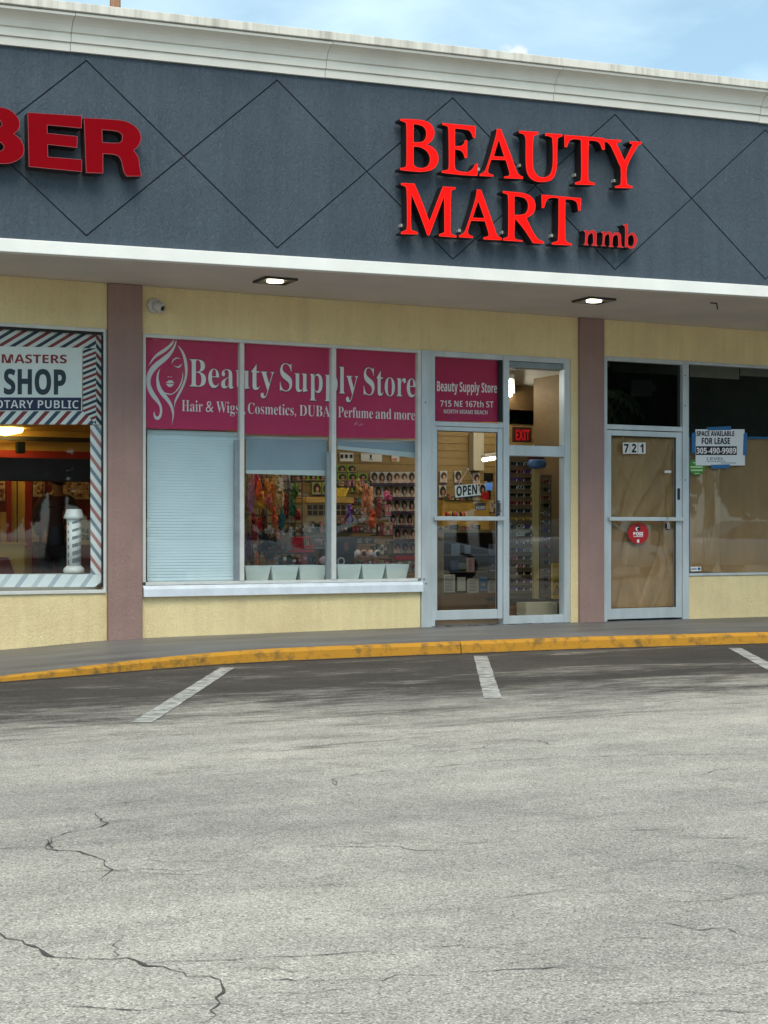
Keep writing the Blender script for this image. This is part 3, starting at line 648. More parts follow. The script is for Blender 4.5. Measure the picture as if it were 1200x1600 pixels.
GL = {
 'B': ((615, 175), [[(60, 65, s), (110, 65), (210, 70), (290, 82), (345, 112), (376, 160), (382, 210), (365, 255), (335, 290), (312, 305, s), (358, 327), (402, 370), (420, 425), (412, 480), (380, 527), (330, 552), (250, 562), (150, 555), (60, 545, s), (60, 525, s), (100, 517), (118, 490), (120, 300), (118, 130), (105, 98), (60, 82, s)],
   [(187, 115, s), (232, 120), (275, 138), (300, 172), (305, 212), (293, 255), (262, 280), (187, 285, s)], [(187, 325, s), (242, 330), (300, 360), (334, 410), (338, 460), (318, 505), (270, 525), (215, 518), (187, 495, s)]]),
 'E': ((615, 175), [[(455, 103, s), (620, 118), (770, 132, s), (765, 245, s), (745, 245, s), (722, 192), (688, 168), (575, 155, s), (575, 320, s), (628, 318), (655, 300), (668, 265, s), (690, 265, s), (688, 430, s), (665, 432, s), (652, 390), (625, 362), (575, 350, s), (572, 500), (590, 545), (640, 560), (700, 560), (740, 530), (765, 485, s), (790, 485, s), (785, 600, s), (620, 590), (450, 570, s), (452, 550, s), (497, 543), (515, 515), (515, 330), (512, 165), (500, 135), (455, 122, s)]]),
 'A': ((615, 175), [[(965, 160, s), (1005, 160, s), (1060, 300), (1118, 455), (1162, 572), (1212, 606, s), (1212, 628, s), (1035, 622, s), (1035, 605, s), (1075, 598), (1084, 570), (1050, 452, s), (915, 447, s), (886, 540), (893, 575), (935, 590, s), (935, 607, s), (805, 600, s), (805, 582, s), (842, 566), (866, 525), (905, 410), (940, 285), (962, 200)], [(985, 262, s), (1035, 420, s), (938, 415, s)]]),
 'U': ((805, 190), [[(35, 85, s), (215, 97, s), (215, 120, s), (185, 130), (170, 155), (165, 250), (165, 400), (182, 470), (220, 513), (270, 522), (320, 500), (345, 440), (352, 350), (348, 180), (332, 145), (280, 132, s), (280, 108, s), (440, 118, s), (440, 140, s), (410, 150), (395, 175), (393, 300), (388, 430), (368, 510), (325, 553), (260, 567), (190, 560), (135, 525), (105, 460), (97, 350), (97, 180), (88, 135), (68, 116), (35, 108, s)]]),
 'T': ((805, 190), [[(458, 125, s), (640, 137), (835, 155, s), (838, 265, s), (815, 265, s), (790, 205), (750, 182), (690, 178, s), (685, 350), (685, 530), (698, 560), (745, 575, s), (745, 595, s), (560, 590, s), (560, 570, s), (600, 560), (615, 535), (618, 400), (615, 175, s), (560, 165), (507, 182), (485, 240, s), (462, 240, s)]]),
 'Y': ((805, 190), [[(842, 165, s), (990, 172, s), (990, 192, s), (955, 202), (962, 235), (1025, 365, s), (1085, 242), (1098, 217), (1070, 205, s), (1070, 185, s), (1185, 190, s), (1185, 212, s), (1155, 222), (1132, 255), (1050, 420), (1045, 560), (1060, 593), (1100, 607, s), (1098, 625, s), (935, 622, s), (935, 605, s), (975, 597), (988, 570), (988, 440), (968, 390), (902, 245), (872, 203), (842, 188, s)]]),
 'M': ((615, 275), [[(68, 65, s), (195, 70, s), (265, 240), (335, 425, s), (460, 98, s), (580, 105, s), (580, 125, s), (550, 135), (540, 162), (535, 350), (535, 518), (550, 548), (590, 560, s), (588, 578, s), (425, 565, s), (425, 545, s), (466, 530), (475, 500), (472, 192, s), (405, 370), (335, 558, s), (315, 558, s), (240, 350), (166, 172, s), (163, 350), (165, 488), (180, 510), (225, 525, s), (225, 548, s), (68, 545, s), (68, 525, s), (105, 510), (122, 488), (125, 350), (120, 135), (105, 100), (68, 85, s)]]),
 'A2': ((615, 275), [[(780, 125, s), (820, 130, s), (880, 300), (940, 470), (972, 555), (1015, 582, s), (1010, 603, s), (840, 595, s), (840, 575, s), (880, 565), (889, 540), (855, 425, s), (725, 420, s), (697, 512), (704, 548), (742, 565, s), (740, 583, s), (612, 575, s), (612, 555, s), (650, 540), (674, 500), (712, 390), (752, 260), (772, 180)], [(792, 235, s), (850, 395, s), (740, 391, s)]]),
 'R': ((800, 285), [[(-88, 80, s), (0, 88), (90, 97), (160, 120), (205, 165), (220, 220), (205, 280), (170, 315), (135, 333, s), (190, 450), (240, 527), (298, 555, s), (298, 575, s), (195, 570, s), (110, 440), (26, 338, s), (22, 500), (40, 533), (98, 543, s), (98, 557, s), (-85, 545, s), (-85, 524, s), (-50, 512), (-38, 488), (-35, 300), (-38, 142), (-50, 112), (-88, 100, s)], [(22, 130, s), (72, 135), (120, 152), (148, 200), (143, 260), (110, 298), (22, 305, s)]]),
 'T2': ((800, 285), [[(275, 113, s), (450, 130), (648, 148, s), (640, 268, s), (620, 268, s), (605, 190), (560, 163), (500, 160, s), (498, 350), (500, 518), (515, 558), (560, 572, s), (558, 592, s), (370, 582, s), (370, 565, s), (413, 553), (430, 528), (435, 340), (435, 150, s), (378, 144), (327, 165), (300, 240, s), (278, 240, s)]])}
DESC = {'B': 'first letter B of the lit upper word BEAUTY', 'E': 'letter E of the lit word BEAUTY', 'A': 'letter A in the middle of the lit upper word BEAUTY', 'U': 'letter U of the lit word BEAUTY', 'T': 'letter T in the lit upper word BEAUTY, between U and Y', 'Y': 'last letter Y of the lit word BEAUTY',
        'M': 'large first letter M of the lit lower word MART', 'A2': 'letter A in the lit lower word MART', 'R': 'letter R of the lit lower word MART', 'T2': 'last letter T of the lit lower word MART, beside small nmb'}
SPC = {'A': [(751, 263)], 'U': [(816.5, 257)], 'T': [(903, 272)], 'Y': [(964, 281)], 'M': [(631, 351)], 'A2': [(721, 359)], 'R': [(789, 362)], 'T2': [(866, 367)]}
for k, ((ox, oy), loops) in GL.items():
    lp = [smooth_loop(l, ox, oy, 6.0) for l in loops]
    letter('sign_letter', 'bright red ' + DESC[k], 'red letters of the beauty mart sign', lp, 0.03, 0.145, red_face, red_trim, ret_m, 0.9, SPC.get(k, ()))
nm = {'n': ([(672, 450, s), (712, 447, s), (715, 470, s), (745, 448), (778, 455), (792, 485), (790, 575), (800, 590, s), (798, 597, s), (745, 592, s), (748, 580), (760, 570), (758, 495), (745, 475), (720, 490), (710, 510), (706, 565), (716, 588, s), (714, 592, s), (668, 586, s), (670, 578), (682, 565), (686, 475), (672, 460, s)], []),
      'm': ([(835, 462, s), (872, 458, s), (874, 480, s), (900, 460), (930, 468), (940, 490, s), (965, 468), (1000, 470), (1020, 500), (1025, 590), (1045, 605, s), (1043, 612, s), (985, 608, s), (986, 600), (996, 590), (992, 510), (978, 492), (952, 505), (944, 525), (940, 585), (952, 600, s), (950, 607, s), (905, 603, s), (906, 596), (916, 585), (912, 500), (898, 485), (876, 500), (868, 525), (866, 580), (880, 595, s), (878, 600, s), (833, 597, s), (835, 590), (846, 578), (850, 485), (835, 472, s)], []),
      'b': ([(1040, 395, s), (1085, 388, s), (1086, 500, s), (1115, 470), (1150, 482), (1172, 530), (1165, 580), (1135, 615), (1100, 620), (1078, 605, s), (1056, 610, s), (1060, 500), (1058, 420), (1040, 405, s)], [(1086, 520, s), (1105, 495), (1130, 500), (1143, 540), (1135, 585), (1110, 600), (1086, 580, s)])}
for k, (o_, h) in nm.items():
    lp = [smooth_loop(o_, 800, 285, 6.0, 3)] + ([smooth_loop(h, 800, 285, 6.0, 3)] if h else [])
    letter('sign_letter', 'small red lower-case letter %s of the %s beside MART' % (k, 'little word nmb'), 'small red letters nmb', lp, 0.03, 0.14, red_trim if k == 'z' else M('pale_red_acrylic', (196, 22, 24), 0.4, vary=0.12, vscale=9, emit=0.12, spec=0.2), M('worn_red_trim', (206, 74, 70), 0.45, vary=0.2, vscale=12), ret_m, 0.55)
BR = {'E': ([(215, 78, s), (640, 105, s), (637, 203, s), (370, 178, s), (370, 240, s), (605, 265, s), (603, 355, s), (372, 330, s), (375, 425, s), (640, 447, s), (640, 543, s), (225, 503, s)], []),
      'R': ([(655, 120, s), (880, 133), (990, 150), (1070, 200), (1102, 270), (1085, 335), (1045, 375, s), (1080, 430), (1095, 520), (1105, 578, s), (990, 578, s), (965, 540), (945, 455), (905, 412), (805, 402, s), (805, 555, s), (672, 550, s)], [[(798, 215, s), (900, 225), (942, 243), (955, 275), (930, 315), (800, 312, s)]]),
      'B': ([(-270, 22, s), (-100, 26), (0, 36), (80, 60), (140, 120), (155, 180), (135, 225), (108, 245, s), (160, 290), (188, 360), (175, 420), (120, 462), (40, 480), (-100, 470), (-265, 455, s)], [[(-120, 110, s), (-20, 128), (10, 160), (0, 190), (-120, 180, s)], [(-120, 290, s), (-15, 305), (27, 338), (22, 368), (-15, 380), (-120, 370, s)]])}
BD = {'B': 'thick dark red letter B cut off at the photo edge', 'E': 'thick dark red letter E with faded pink edging', 'R': 'thick dark red letter R ending the older sign'}
for k, (o_, hs) in BR.items():
    lp = [smooth_loop(o_, 0, 160, 5.0)] + [smooth_loop(h, 0, 160, 5.0) for h in hs]
    letter('sign_letter', BD[k], 'thick dark red letters of the barber sign', lp, 0.02, 0.15, dred_face, dred_trim, brown_ret, 0.6)

# ------------------------------------------------------------------ lamps under the soffit, camera, hook, pole behind
lamp_m = M('lit_lamp_glass', (255, 248, 225), 0.4, vary=0, emit=6.0)
for i, (x, y, lab) in enumerate(((430, 437, 'square recessed soffit lamp, lit, above the pink Beauty Supply Store banner'), (928, 468, 'square recessed soffit lamp, lit, in front of the right-hand mauve column'))):
    c = G(x, y, SOF); t = thing('soffit_light', lab, 'ceiling lamp', (c.x, c.y, SOF), 'lamps under the soffit')
    w = 0.17; mb = MB()
    for a, b in (((-w, -w + 0.02), (-w, w)), ((w - 0.02, w), (-w, w)), ((-w + 0.02, w - 0.02), (-w, -w + 0.02)), ((-w + 0.02, w - 0.02), (w - 0.02, w))):
        mb.box(c.x + a[0], c.x + a[1], c.y + b[0], c.y + b[1], SOF - 0.022, SOF - 0.001)
    mb.build('frame', M('lamp_frame_bronze', (62, 56, 50), 0.5, 0.2), t)
    MB().box(c.x - w + 0.021, c.x + w - 0.021, c.y - w + 0.021, c.y + w - 0.021, SOF - 0.006, SOF - 0.001).build('reflector', M('lamp_reflector', (150, 145, 135), 0.35, 0.3), t)
    MB().lathe([(0.082, 0), (0.082, 0.012), (0.06, 0.018)], (c.x, c.y, SOF - 0.024), 20).build('diffuser', lamp_m, t)
cam_m = M('camera_white_plastic', (196, 194, 188), 0.4, vary=0.05)
c = W(240, 478, 0); t = thing('security_camera', 'small round white security camera on yellow wall above the pink banner', 'camera', (c.x, 0, c.z))
ax = Vector((0.1, -1, -0.05))
MB().lathe([(0.075, 0), (0.078, 0.03), (0.066, 0.045)], c + Vector((0, 0, 0)), 24, ax).build('base', cam_m, t, smooth=True)
ax2 = Vector((0.75, -1, -0.5)).normalized()
MB().lathe([(0.042, 0), (0.055, 0.02), (0.056, 0.09), (0.05, 0.1)], c + Vector((0.0, -0.045, 0.0)), 20, ax2).build('body', cam_m, t, smooth=True)
MB().lathe([(0.026, 0), (0.022, 0.006)], c + Vector((0.0, -0.045, 0.0)) + ax2 * 0.1, 20, ax2).build('lens', black, t)
c = G(1117, 473, SOF)
mb = MB(); mb.tube([c + Vector((-0.06, 0, -0.004)), c + Vector((0.02, 0, -0.006)), c + Vector((0.03, 0, -0.03)), c + Vector((0.035, 0, -0.07))], 0.008, 6).tube([c + Vector((0.0, 0, -0.005)), c + Vector((0.05, 0.03, -0.005))], 0.007, 6)
tag(mb.build('wire_hook', black), 'small bent black wire hook left in the grey soffit', 'hook')
p = W(180, 5, 22); zp = p.z + 4.0
t = thing('utility_pole', 'brown wooden pole rising behind the white cornice', 'pole', (p.x, 22, 0))
MB().tube([(p.x, 22, -0.2), (p.x, 22, zp * 0.5), (p.x, 22, zp)], [0.18, 0.15, 0.125], 14).build('trunk_pole', M('pole_wood', (150, 112, 84), 0.85, vary=0.25, vscale=6, stretch=(4, 4, 0.3)), t, smooth=True)
MB().box(p.x - 0.9, p.x + 0.9, 21.83, 21.89, zp - 0.5, zp - 0.38).build('cross_arm', MATS['pole_wood'], t)

# ------------------------------------------------------------------ window graphics and signs (flat prints on the inner face of the glass)
pink = M('magenta_vinyl', (202, 48, 100), 0.5, vary=0.05, vscale=1.5)
vwhite = M('white_vinyl', (246, 240, 242), 0.5, vary=0.03)
vgrey = M('grey_vinyl', (228, 224, 228), 0.5, vary=0.03)
shadow_v = M('plum_vinyl_outline', (92, 40, 62), 0.5, vary=0.05)
DG = 0.052
t = thing('shop_banner', 'wide magenta window banner reading Beauty Supply Store across three panes', 'window banner', (wx(225), DG, 1.9))
mb = MB(); wquad(mb, [(227, 520), (653, 547), (653, 685.5), (520, 683.5), (519, 681.5), (379, 677.5), (378, 673), (228.5, 669.5)], DG, 0.002); mb.build('print', pink, t)
bly = lambda x: 604.0 + (x - 295.8) * 0.0475
sly = lambda x: 642.3 + (x - 284.2) * 0.0388
for w_, a, b in (('Beau', 295.6, 390.5), ('ty', 392.5, 428.6), ('Supp', 437.3, 527.6), ('ly', 529.4, 559.8), ('Store', 568.2, 649.8)):
    text('lettering', w_, (a, bly(a)), (b, bly(b)), 43.5 - (a - 295) * 0.003, 43.5 - (b - 295) * 0.003, vwhite, t, 'serif', DG - 0.003, -0.008)
    text('lettering_outline', w_, (a - 1, bly(a) + 0.8), (b + 1, bly(b) + 0.8), 44.7 - (a - 295) * 0.003, 44.7 - (b - 295) * 0.003, shadow_v, t, 'serif', DG - 0.0012, 0.002, thick=0.0008)
for w_, a, b in (('Hair', 284.2, 316.5), ('&', 321.5, 333.5), ('Wigs', 338, 374.0), (',', 380.6, 383.2), ('Cosmetics,', 387.4, 462.6), ('DUBAI', 468, 522), ('Perfume', 528.3, 582.8), ('and', 587, 611.5), ('more', 615.5, 648.4)):
    text('small_lettering', w_, (a, sly(a)), (b, sly(b)), 17.6 - (a - 284) * 0.004, 17.6 - (b - 284) * 0.004, vwhite, t, 'serif', DG - 0.003, -0.009)
LG = [[(525, 95, s), (492, 190), (400, 285), (300, 345), (215, 405), (120, 520, s), (165, 425), (240, 332), (340, 262), (440, 190)],
      [(562, 85, s), (545, 200), (490, 320), (400, 430), (280, 530), (200, 620), (155, 720), (158, 820), (210, 930), (280, 1040), (325, 1140), (335, 1230), (312, 1325), (262, 1362), (215, 1335), (198, 1272), (210, 1225, s), (226, 1285), (252, 1310), (284, 1290), (300, 1220), (285, 1140), (240, 1080), (168, 1000), (108, 890), (85, 770), (95, 660), (140, 560), (222, 470), (330, 390), (440, 300), (510, 210)],
      [(570, 190, s), (650, 270), (710, 400), (732, 560), (715, 720), (660, 870), (590, 1000), (540, 1100), (522, 1185, s), (528, 1060), (580, 945), (640, 830), (685, 700), (690, 560), (665, 400), (628, 290)],
      [(305, 555, s), (282, 640), (282, 740), (320, 860), (390, 960), (460, 1060), (505, 1160), (518, 1280), (485, 1440, s), (495, 1300), (468, 1180), (410, 1080), (320, 980), (260, 880), (242, 760), (255, 640)],
      [(655, 600, s), (662, 690), (635, 800), (570, 905), (480, 967), (400, 958), (345, 922, s), (420, 945), (490, 948), (560, 890), (618, 790), (648, 690)],
      [(480, 490, s), (500, 420), (560, 385), (630, 410, s), (568, 403), (518, 432)], [(510, 510, s), (580, 525), (650, 480, s), (620, 530), (590, 548), (545, 532)],
      [(390, 785, s), (440, 740), (460, 747), (485, 740), (525, 788, s), (490, 783), (455, 790), (425, 784)], [(396, 797, s), (455, 800), (518, 797, s), (490, 835), (455, 848), (420, 832)],
      [(420, 688, s), (435, 678), (446, 690, s), (432, 696)], [(462, 690, s), (474, 680), (486, 688, s), (474, 697)]]
mb = MB()
for l in LG: mb.prism([[W(p.x, p.y, DG - 0.003) for p in smooth_loop(l, 220, 520, 10.0, 3)]], (0, 0.0015, 0))
mb.build('face_emblem', vgrey, t)
t = thing('door_sign', 'square magenta sign with shop address above the glass door', 'window sign', (wx(680), DG, 2.2))
mb = MB(); wquad(mb, [(679.5, 557), (779.5, 561.5), (779.5, 660), (679.5, 657.5)], DG, 0.002); mb.build('print', M('deep_magenta_vinyl', (186, 26, 84), 0.5, vary=0.05, vscale=2), t)
text('lettering', 'Beauty Supply Store', (682.8, 611), (776.6, 613.9), 15.5, 14.6, vwhite, t, 'bold', DG - 0.003)
text('address_lettering', '715 NE 167th ST', (688, 635.2), (771, 636.8), 9.8, 9.6, vwhite, t, 'bold', DG - 0.003, -0.012)
text('town_lettering', 'NORTH MIAMI BEACH', (693.5, 645.9), (761.7, 647.6), 6.4, 6.2, vgrey, t, 'bold', DG - 0.003, -0.004)
# OPEN sign hung in the door
DO = 0.035
paper = M('white_card', (222, 220, 216), 0.6, vary=0.04)
ink = M('black_ink', (20, 20, 22), 0.6, vary=0)
c = W(729, 766, DO); t = thing('open_sign', 'tilted white OPEN sign hanging by strings inside the glass door', 'sign', (c.x, DO, c.z))
mb = MB(); wquad(mb, [(710.6, 758.6), (746.9, 755.6), (748.3, 773.6), (712, 777.6)], DO, 0.006); mb.build('board', paper, t)
mb = MB(); wquad(mb, [(711.9, 777.7), (748.3, 773.7), (748.6, 775.4), (712.2, 779.6)], DO, 0.006); mb.build('border', ink, t)
text('lettering', 'OPEN', (713.2, 775.4), (745.6, 771.6), 15.2, 14.6, ink, t, 'bold', DO - 0.003, 0.012)
q = W(731, 733, DO + 0.003)
for x, y in ((716, 758), (742, 756)):
    MB().tube([W(x, y, DO + 0.003), q], 0.003, 5).build('string', M('string', (200, 195, 180), 0.8, vary=0), t)
MB().ball(q, 0.012).build('suction_cup', paper, t)
mb = MB(); wbox(mb, 742.5, 785.5, 759, 790.5, DO, 0.001); wbox(mb, 742.5, 791.2, 759, 796.5, DO, 0.001)
t = tag(mb.build('push_sticker', M('navy_sticker', (38, 36, 48), 0.5, vary=0.05)), 'small dark PUSH sticker on the glass door below the OPEN sign', 'sticker')
text('lettering', 'PUSH', (744, 795.9), (757.5, 795.4), 4.0, 4.0, M('pale_ink', (190, 188, 196), 0.5, vary=0), t, 'bold', DO - 0.002)
# barber shop prints
navy, brick = (34, 48, 72), (138, 42, 52)
st_a = stripes_mat('diagonal_stripes', (226, 226, 224), brick, navy, 0.55, -0.84, 0.128, 0.24)
st_b = stripes_mat('glare_paled_stripes', (228, 231, 234), (176, 120, 120), (120, 136, 150), 0.80, 0.60, 0.15, 0.22)  # side band: colours paled to stand in for the lot's reflection
st_c = stripes_mat('reflection_washed_stripes', (232, 236, 240), (198, 206, 214), (178, 188, 200), 0.8, -0.6, 0.26, 0.17)  # bottom band: reflection of the bright lot put into near-white colours
st_r = stripes_mat('chevron_stripes', (226, 226, 224), brick, navy, 0.40, -0.92, 0.098, 0.26)
st_e = stripes_mat('edge_stripes', (226, 226, 224), brick, navy, -0.75, -0.66, 0.118, 0.26)
st_d = stripes_mat('steep_stripes', (226, 227, 226), brick, (52, 76, 98), 0.74, -0.67, 0.155, 0.24)
xL = -160
t = thing('striped_border', 'red white and navy striped border stuck round the barber shop window', 'window graphic', (wx(0), DG, 0.7))
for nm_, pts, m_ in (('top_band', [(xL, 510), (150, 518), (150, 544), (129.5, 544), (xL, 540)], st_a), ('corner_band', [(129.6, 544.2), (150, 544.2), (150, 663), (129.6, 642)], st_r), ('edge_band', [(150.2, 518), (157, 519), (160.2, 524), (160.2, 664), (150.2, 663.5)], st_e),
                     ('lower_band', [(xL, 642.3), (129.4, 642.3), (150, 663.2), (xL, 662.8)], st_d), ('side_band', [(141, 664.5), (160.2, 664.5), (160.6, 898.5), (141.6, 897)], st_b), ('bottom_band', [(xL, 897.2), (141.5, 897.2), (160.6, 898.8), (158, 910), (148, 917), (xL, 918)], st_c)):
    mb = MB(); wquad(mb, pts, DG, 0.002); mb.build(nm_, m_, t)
t = thing('barber_sign', 'white sign reading MASTERS SHOP with navy NOTARY PUBLIC strip in the barber window', 'window sign', (wx(60), DG - 0.003, 2.0))
mb = MB(); wquad(mb, [(xL, 538), (129, 543.5), (128.3, 642.2), (xL, 643)], DG - 0.004, 0.003); mb.build('panel', M('sign_white', (240, 242, 240), 0.5, vary=0.03), t)
mb = MB(); wquad(mb, [(xL, 620.5), (127, 621.3), (126.8, 641.2), (xL, 641.6)], DG - 0.0065, 0.002); mb.build('strip', M('sign_navy', (32, 44, 84), 0.5, vary=0.04), t)
text('lettering', 'MASTERS', (2.8, 567.2), (104.4, 567.6), 13.6, 13.0, M('sign_red', (150, 40, 48), 0.5, vary=0.03), t, 'bold', DG - 0.0055, 0.003)
text('large_lettering', 'SHOP', (6, 615.2), (103.2, 615.8), 38, 37.5, M('sign_slate', (48, 60, 76), 0.5, vary=0.03), t, 'bold', DG - 0.0055, 0.016)
text('strip_lettering', 'NOTARY PUBLIC', (-21.5, 637.6), (122.6, 638.2), 12.6, 12.6, vwhite, t, 'bold', DG - 0.009, -0.012)
# vacant unit: numbers, lease sign, stickers, brown paper
kraft = M('brown_kraft_paper', (162, 127, 86), 0.5, 0, 0.10, 2.2, bump=0.9, bscale=2.6, bdist=0.05, stretch=(1.6, 1, 0.7), detail=7)
kraft2 = M('brown_kraft_paper_sheet', (156, 121, 82), 0.5, 0, 0.12, 1.8, bump=0.9, bscale=2.2, bdist=0.05, stretch=(1.8, 1, 0.6), detail=7)
def paper_sheet(name, x0, y0, x1, y1, d, mat, label, amp=0.012, seed=1):
    rnd = random.Random(seed); X_0, X_1, Z0, Z1 = wrect(x0, y0, x1, y1, d); nx, nz = 56, 60; vs = []
    ph = [(rnd.uniform(1, 5), rnd.uniform(-3, 3), rnd.uniform(0, 6.28), rnd.uniform(0.2, 1)) for _ in range(9)]
    cr = [(rnd.uniform(0, 1), rnd.uniform(-0.5, 0.5), rnd.uniform(0.012, 0.03), rnd.choice((-1, 1))) for _ in range(9)]
    for j in range(nz + 1):
        for i in range(nx + 1):
            u, v = i / nx, j / nz; h = sum(a * math.sin(6.28 * (fx * u + fz * v) + p) for fx, fz, p, a in ph) / 5
            for c0, sl, w, sg in cr: h += sg * 0.9 * math.exp(-abs(u - c0 - sl * (v - 0.5) - 0.12 * math.sin(3 * v + 9 * c0)) / w)
            vs.append((X_0 + (X_1 - X_0) * u, d + 0.012 + max(-0.8, amp * h / 0.02) * 0.02, Z0 + (Z1 - Z0) * v))
    n = nx + 1; mb = MB(); mb.add(vs, [(j * n + i, j * n + i + 1, (j + 1) * n + i + 1, (j + 1) * n + i) for j in range(nz) for i in range(nx)])
    o = mb.build(name, mat, smooth=True); md = o.modifiers.new('thickness', 'SOLIDIFY'); md.thickness = 0.0008
    return tag(o, label, 'paper')
paper_sheet('kraft_paper', 955.5, 683, 1056, 813, 0.05, kraft, 'creased brown paper taped behind the upper door glass under number 721', 0.022, 3)
paper_sheet('kraft_paper', 955.5, 812, 1056, 950, 0.052, kraft2, 'brown paper behind the lower door glass with round red sticker', 0.02, 5)
paper_sheet('kraft_paper', 1077, 684.5, 1126, 895, 0.07, kraft, 'narrow brown paper sheet behind the big window, next to the door', 0.016, 8)
paper_sheet('kraft_paper', 1124, 684.5, 1330, 895, 0.085, kraft2, 'wide brown paper sheet covering the big window under blue tape', 0.02, 12)
blue = M('blue_masking_tape', (34, 104, 158), 0.55, vary=0.1, vscale=20)
mb = MB(); wquad(mb, [(1077, 681), (1330, 684.5), (1330, 688.0), (1077, 684.5)], 0.062, 0.001)
tag(mb.build('tape_strip', blue), 'long blue tape strip along the top of the brown window paper', 'tape')
mb = MB(); wquad(mb, [(1075.8, 684), (1077.8, 684), (1077.8, 895), (1075.8, 895)], 0.038, 0.0015)
tag(mb.build('tape_strip', blue), 'thin upright blue tape strip beside the silver door jamb', 'tape')
for i, (x0, x1, ch) in enumerate(((973.3, 984.1, '7'), (984.9, 996.4, '2'), (997.2, 1008.9, '1'))):
    mb = MB(); wquad(mb, [(x0, 691.4), (x1, 691.4), (x1, 708.8), (x0, 709.2)], -0.0 + 0.012, 0.004)
    t = tag(mb.build('number_plate', paper), 'white plate with black digit %s on the paper-covered door' % ch, 'house number', 'digit plates of number 721')
    w_ = 7.2 if ch != '1' else 5; xm = (x0 + x1) / 2
    text('digit', ch, (xm - w_ / 2, 706.8), (xm + w_ / 2, 706.8), 13, 13, ink, t, 'bold', 0.010, 0.02)
c = W(1125, 699, 0.03)
t = thing('lease_sign', 'white SPACE AVAILABLE FOR LEASE paper held by four blue tapes', 'sign', (c.x, 0.03, c.z))
mb = MB(); wquad(mb, [(1086.7, 670.7), (1163.3, 670.7), (1164, 727.2), (1087, 727.2)], 0.03, 0.002); mb.build('sheet', M('white_print_paper', (226, 228, 232), 0.6, vary=0.02), t)
LT = 0.0275
text('lettering', 'SPACE AVAILABLE', (1088.5, 681.2), (1147.5, 681.2), 7.4, 7.4, ink, t, 'bold', LT, 0.016)
text('large_lettering', 'FOR LEASE', (1096.5, 693.7), (1140.8, 693.7), 9.4, 9.4, ink, t, 'bold', LT, 0.016)
mb = MB(); wquad(mb, [(1087.4, 697.2), (1151.2, 697.2), (1151.2, 710.9), (1087.4, 710.9)], LT + 0.0008, 0.001); mb.build('phone_band', ink, t)
text('phone_lettering', '305-490-9989', (1088.4, 708.6), (1150.2, 708.6), 8.9, 8.9, vwhite, t, 'bold', LT - 0.002, 0.0)
text('name_lettering', 'LEVEL', (1104.8, 719.0), (1131.5, 719.0), 4.4, 4.4, M('grey_ink', (96, 96, 100), 0.6, vary=0), t, 'sans', LT, 0.0)
mb = MB(); wquad(mb, [(1126.5, 723.0), (1150, 723.0), (1150, 723.9), (1126.5, 723.9)], LT, 0.001); wquad(mb, [(1104, 720.6), (1134, 720.6), (1134, 721.2), (1104, 721.2)], LT, 0.001); mb.build('fine_print', MATS['grey_ink'], t)
for nm_, pts in (('top_tape', [(1104, 667.5), (1142, 666), (1143, 671.8), (1106, 672.6)]), ('left_tape', [(1081, 676.5), (1087.5, 675.5), (1086.5, 708.6), (1080.5, 707.8)]), ('right_tape', [(1162, 677), (1167.5, 676), (1166.3, 711.8), (1160.8, 711.2)]), ('bottom_tape', [(1111, 726.4), (1140, 725.4), (1140, 731.4), (1112, 732.4)])):
    mb = MB(); wquad(mb, pts, LT + 0.0005, 0.0015); mb.build('tape', blue, t)
mb = MB(); wdisc(mb, 997.3, 833.3, 16.4, 0.012, 0.002)
t = tag(mb.build('round_sticker', M('red_sticker', (178, 26, 34), 0.4, vary=0.05)), 'round red BOSS sticker on the lower door glass below number 721', 'sticker')
text('lettering', 'BOSS', (989.7, 836.7), (1005, 836.7), 5.2, 5.2, vwhite, t, 'bold', 0.009, 0.03)
mb = MB(); wquad(mb, [(990, 838), (1004.7, 838), (1004.7, 838.9), (990, 838.9)], 0.009, 0.001); wdisc(mb, 996.5, 826.3, 3.3, 0.010, 0.001); wquad(mb, [(995.5, 843.0), (998.8, 843.0), (998.8, 848), (995.5, 848)], 0.009, 0.001); mb.build('emblem', vwhite, t)
mb = MB(); wdisc(mb, 998, 826.6, 2.6, 0.008, 0.001); wquad(mb, [(994.6, 820.5), (1000, 821.4), (1001, 823.4), (994, 823.2)], 0.008, 0.001); mb.build('emblem_cap', ink, t)
mb = MB(); wdisc(mb, 1088.8, 729.3, 13.2, 0.034, 0.001)
t = tag(mb.build('round_sticker', M('green_sticker', (64, 132, 42), 0.45, vary=0.06)), 'round green sticker half under the white lease paper', 'sticker')
mb = MB()
for a, b, y, h in ((1083, 1092, 722, 2.0), (1079, 1098, 728.5, 2.4), (1079.5, 1098, 733.5, 2.6), (1085, 1093, 739, 1.2)): wquad(mb, [(a, y), (b, y), (b, y + h), (a, y + h)], 0.0325, 0.001)
mb.build('lettering_lines', M('pale_green_ink', (186, 214, 160), 0.5, vary=0.25, vscale=90), t)
mb = MB(); wquad(mb, [(1079.4, 885.6), (1095.4, 885.4), (1095.4, 892.2), (1079.4, 892.6)], 0.034, 0.001)
t = tag(mb.build('alarm_sticker', paper), 'small white and blue sticker in the lower window corner beside the door', 'sticker')
mb = MB(); wdisc(mb, 1092.3, 888.8, 2.4, 0.0325, 0.001); wquad(mb, [(1080.5, 888.2), (1088.5, 888.1), (1088.5, 890), (1080.5, 890.1)], 0.0325, 0.001); mb.build('mark', M('blue_ink', (44, 88, 140), 0.5, vary=0), t)
mb = MB(); wquad(mb, [(1038.5, 735.3), (1048.8, 735.1), (1048.8, 739.0), (1038.5, 739.3)], 0.014, 0.001)
tag(mb.build('paper_label', paper), 'tiny white label stuck high on the paper-covered door glass', 'sticker')
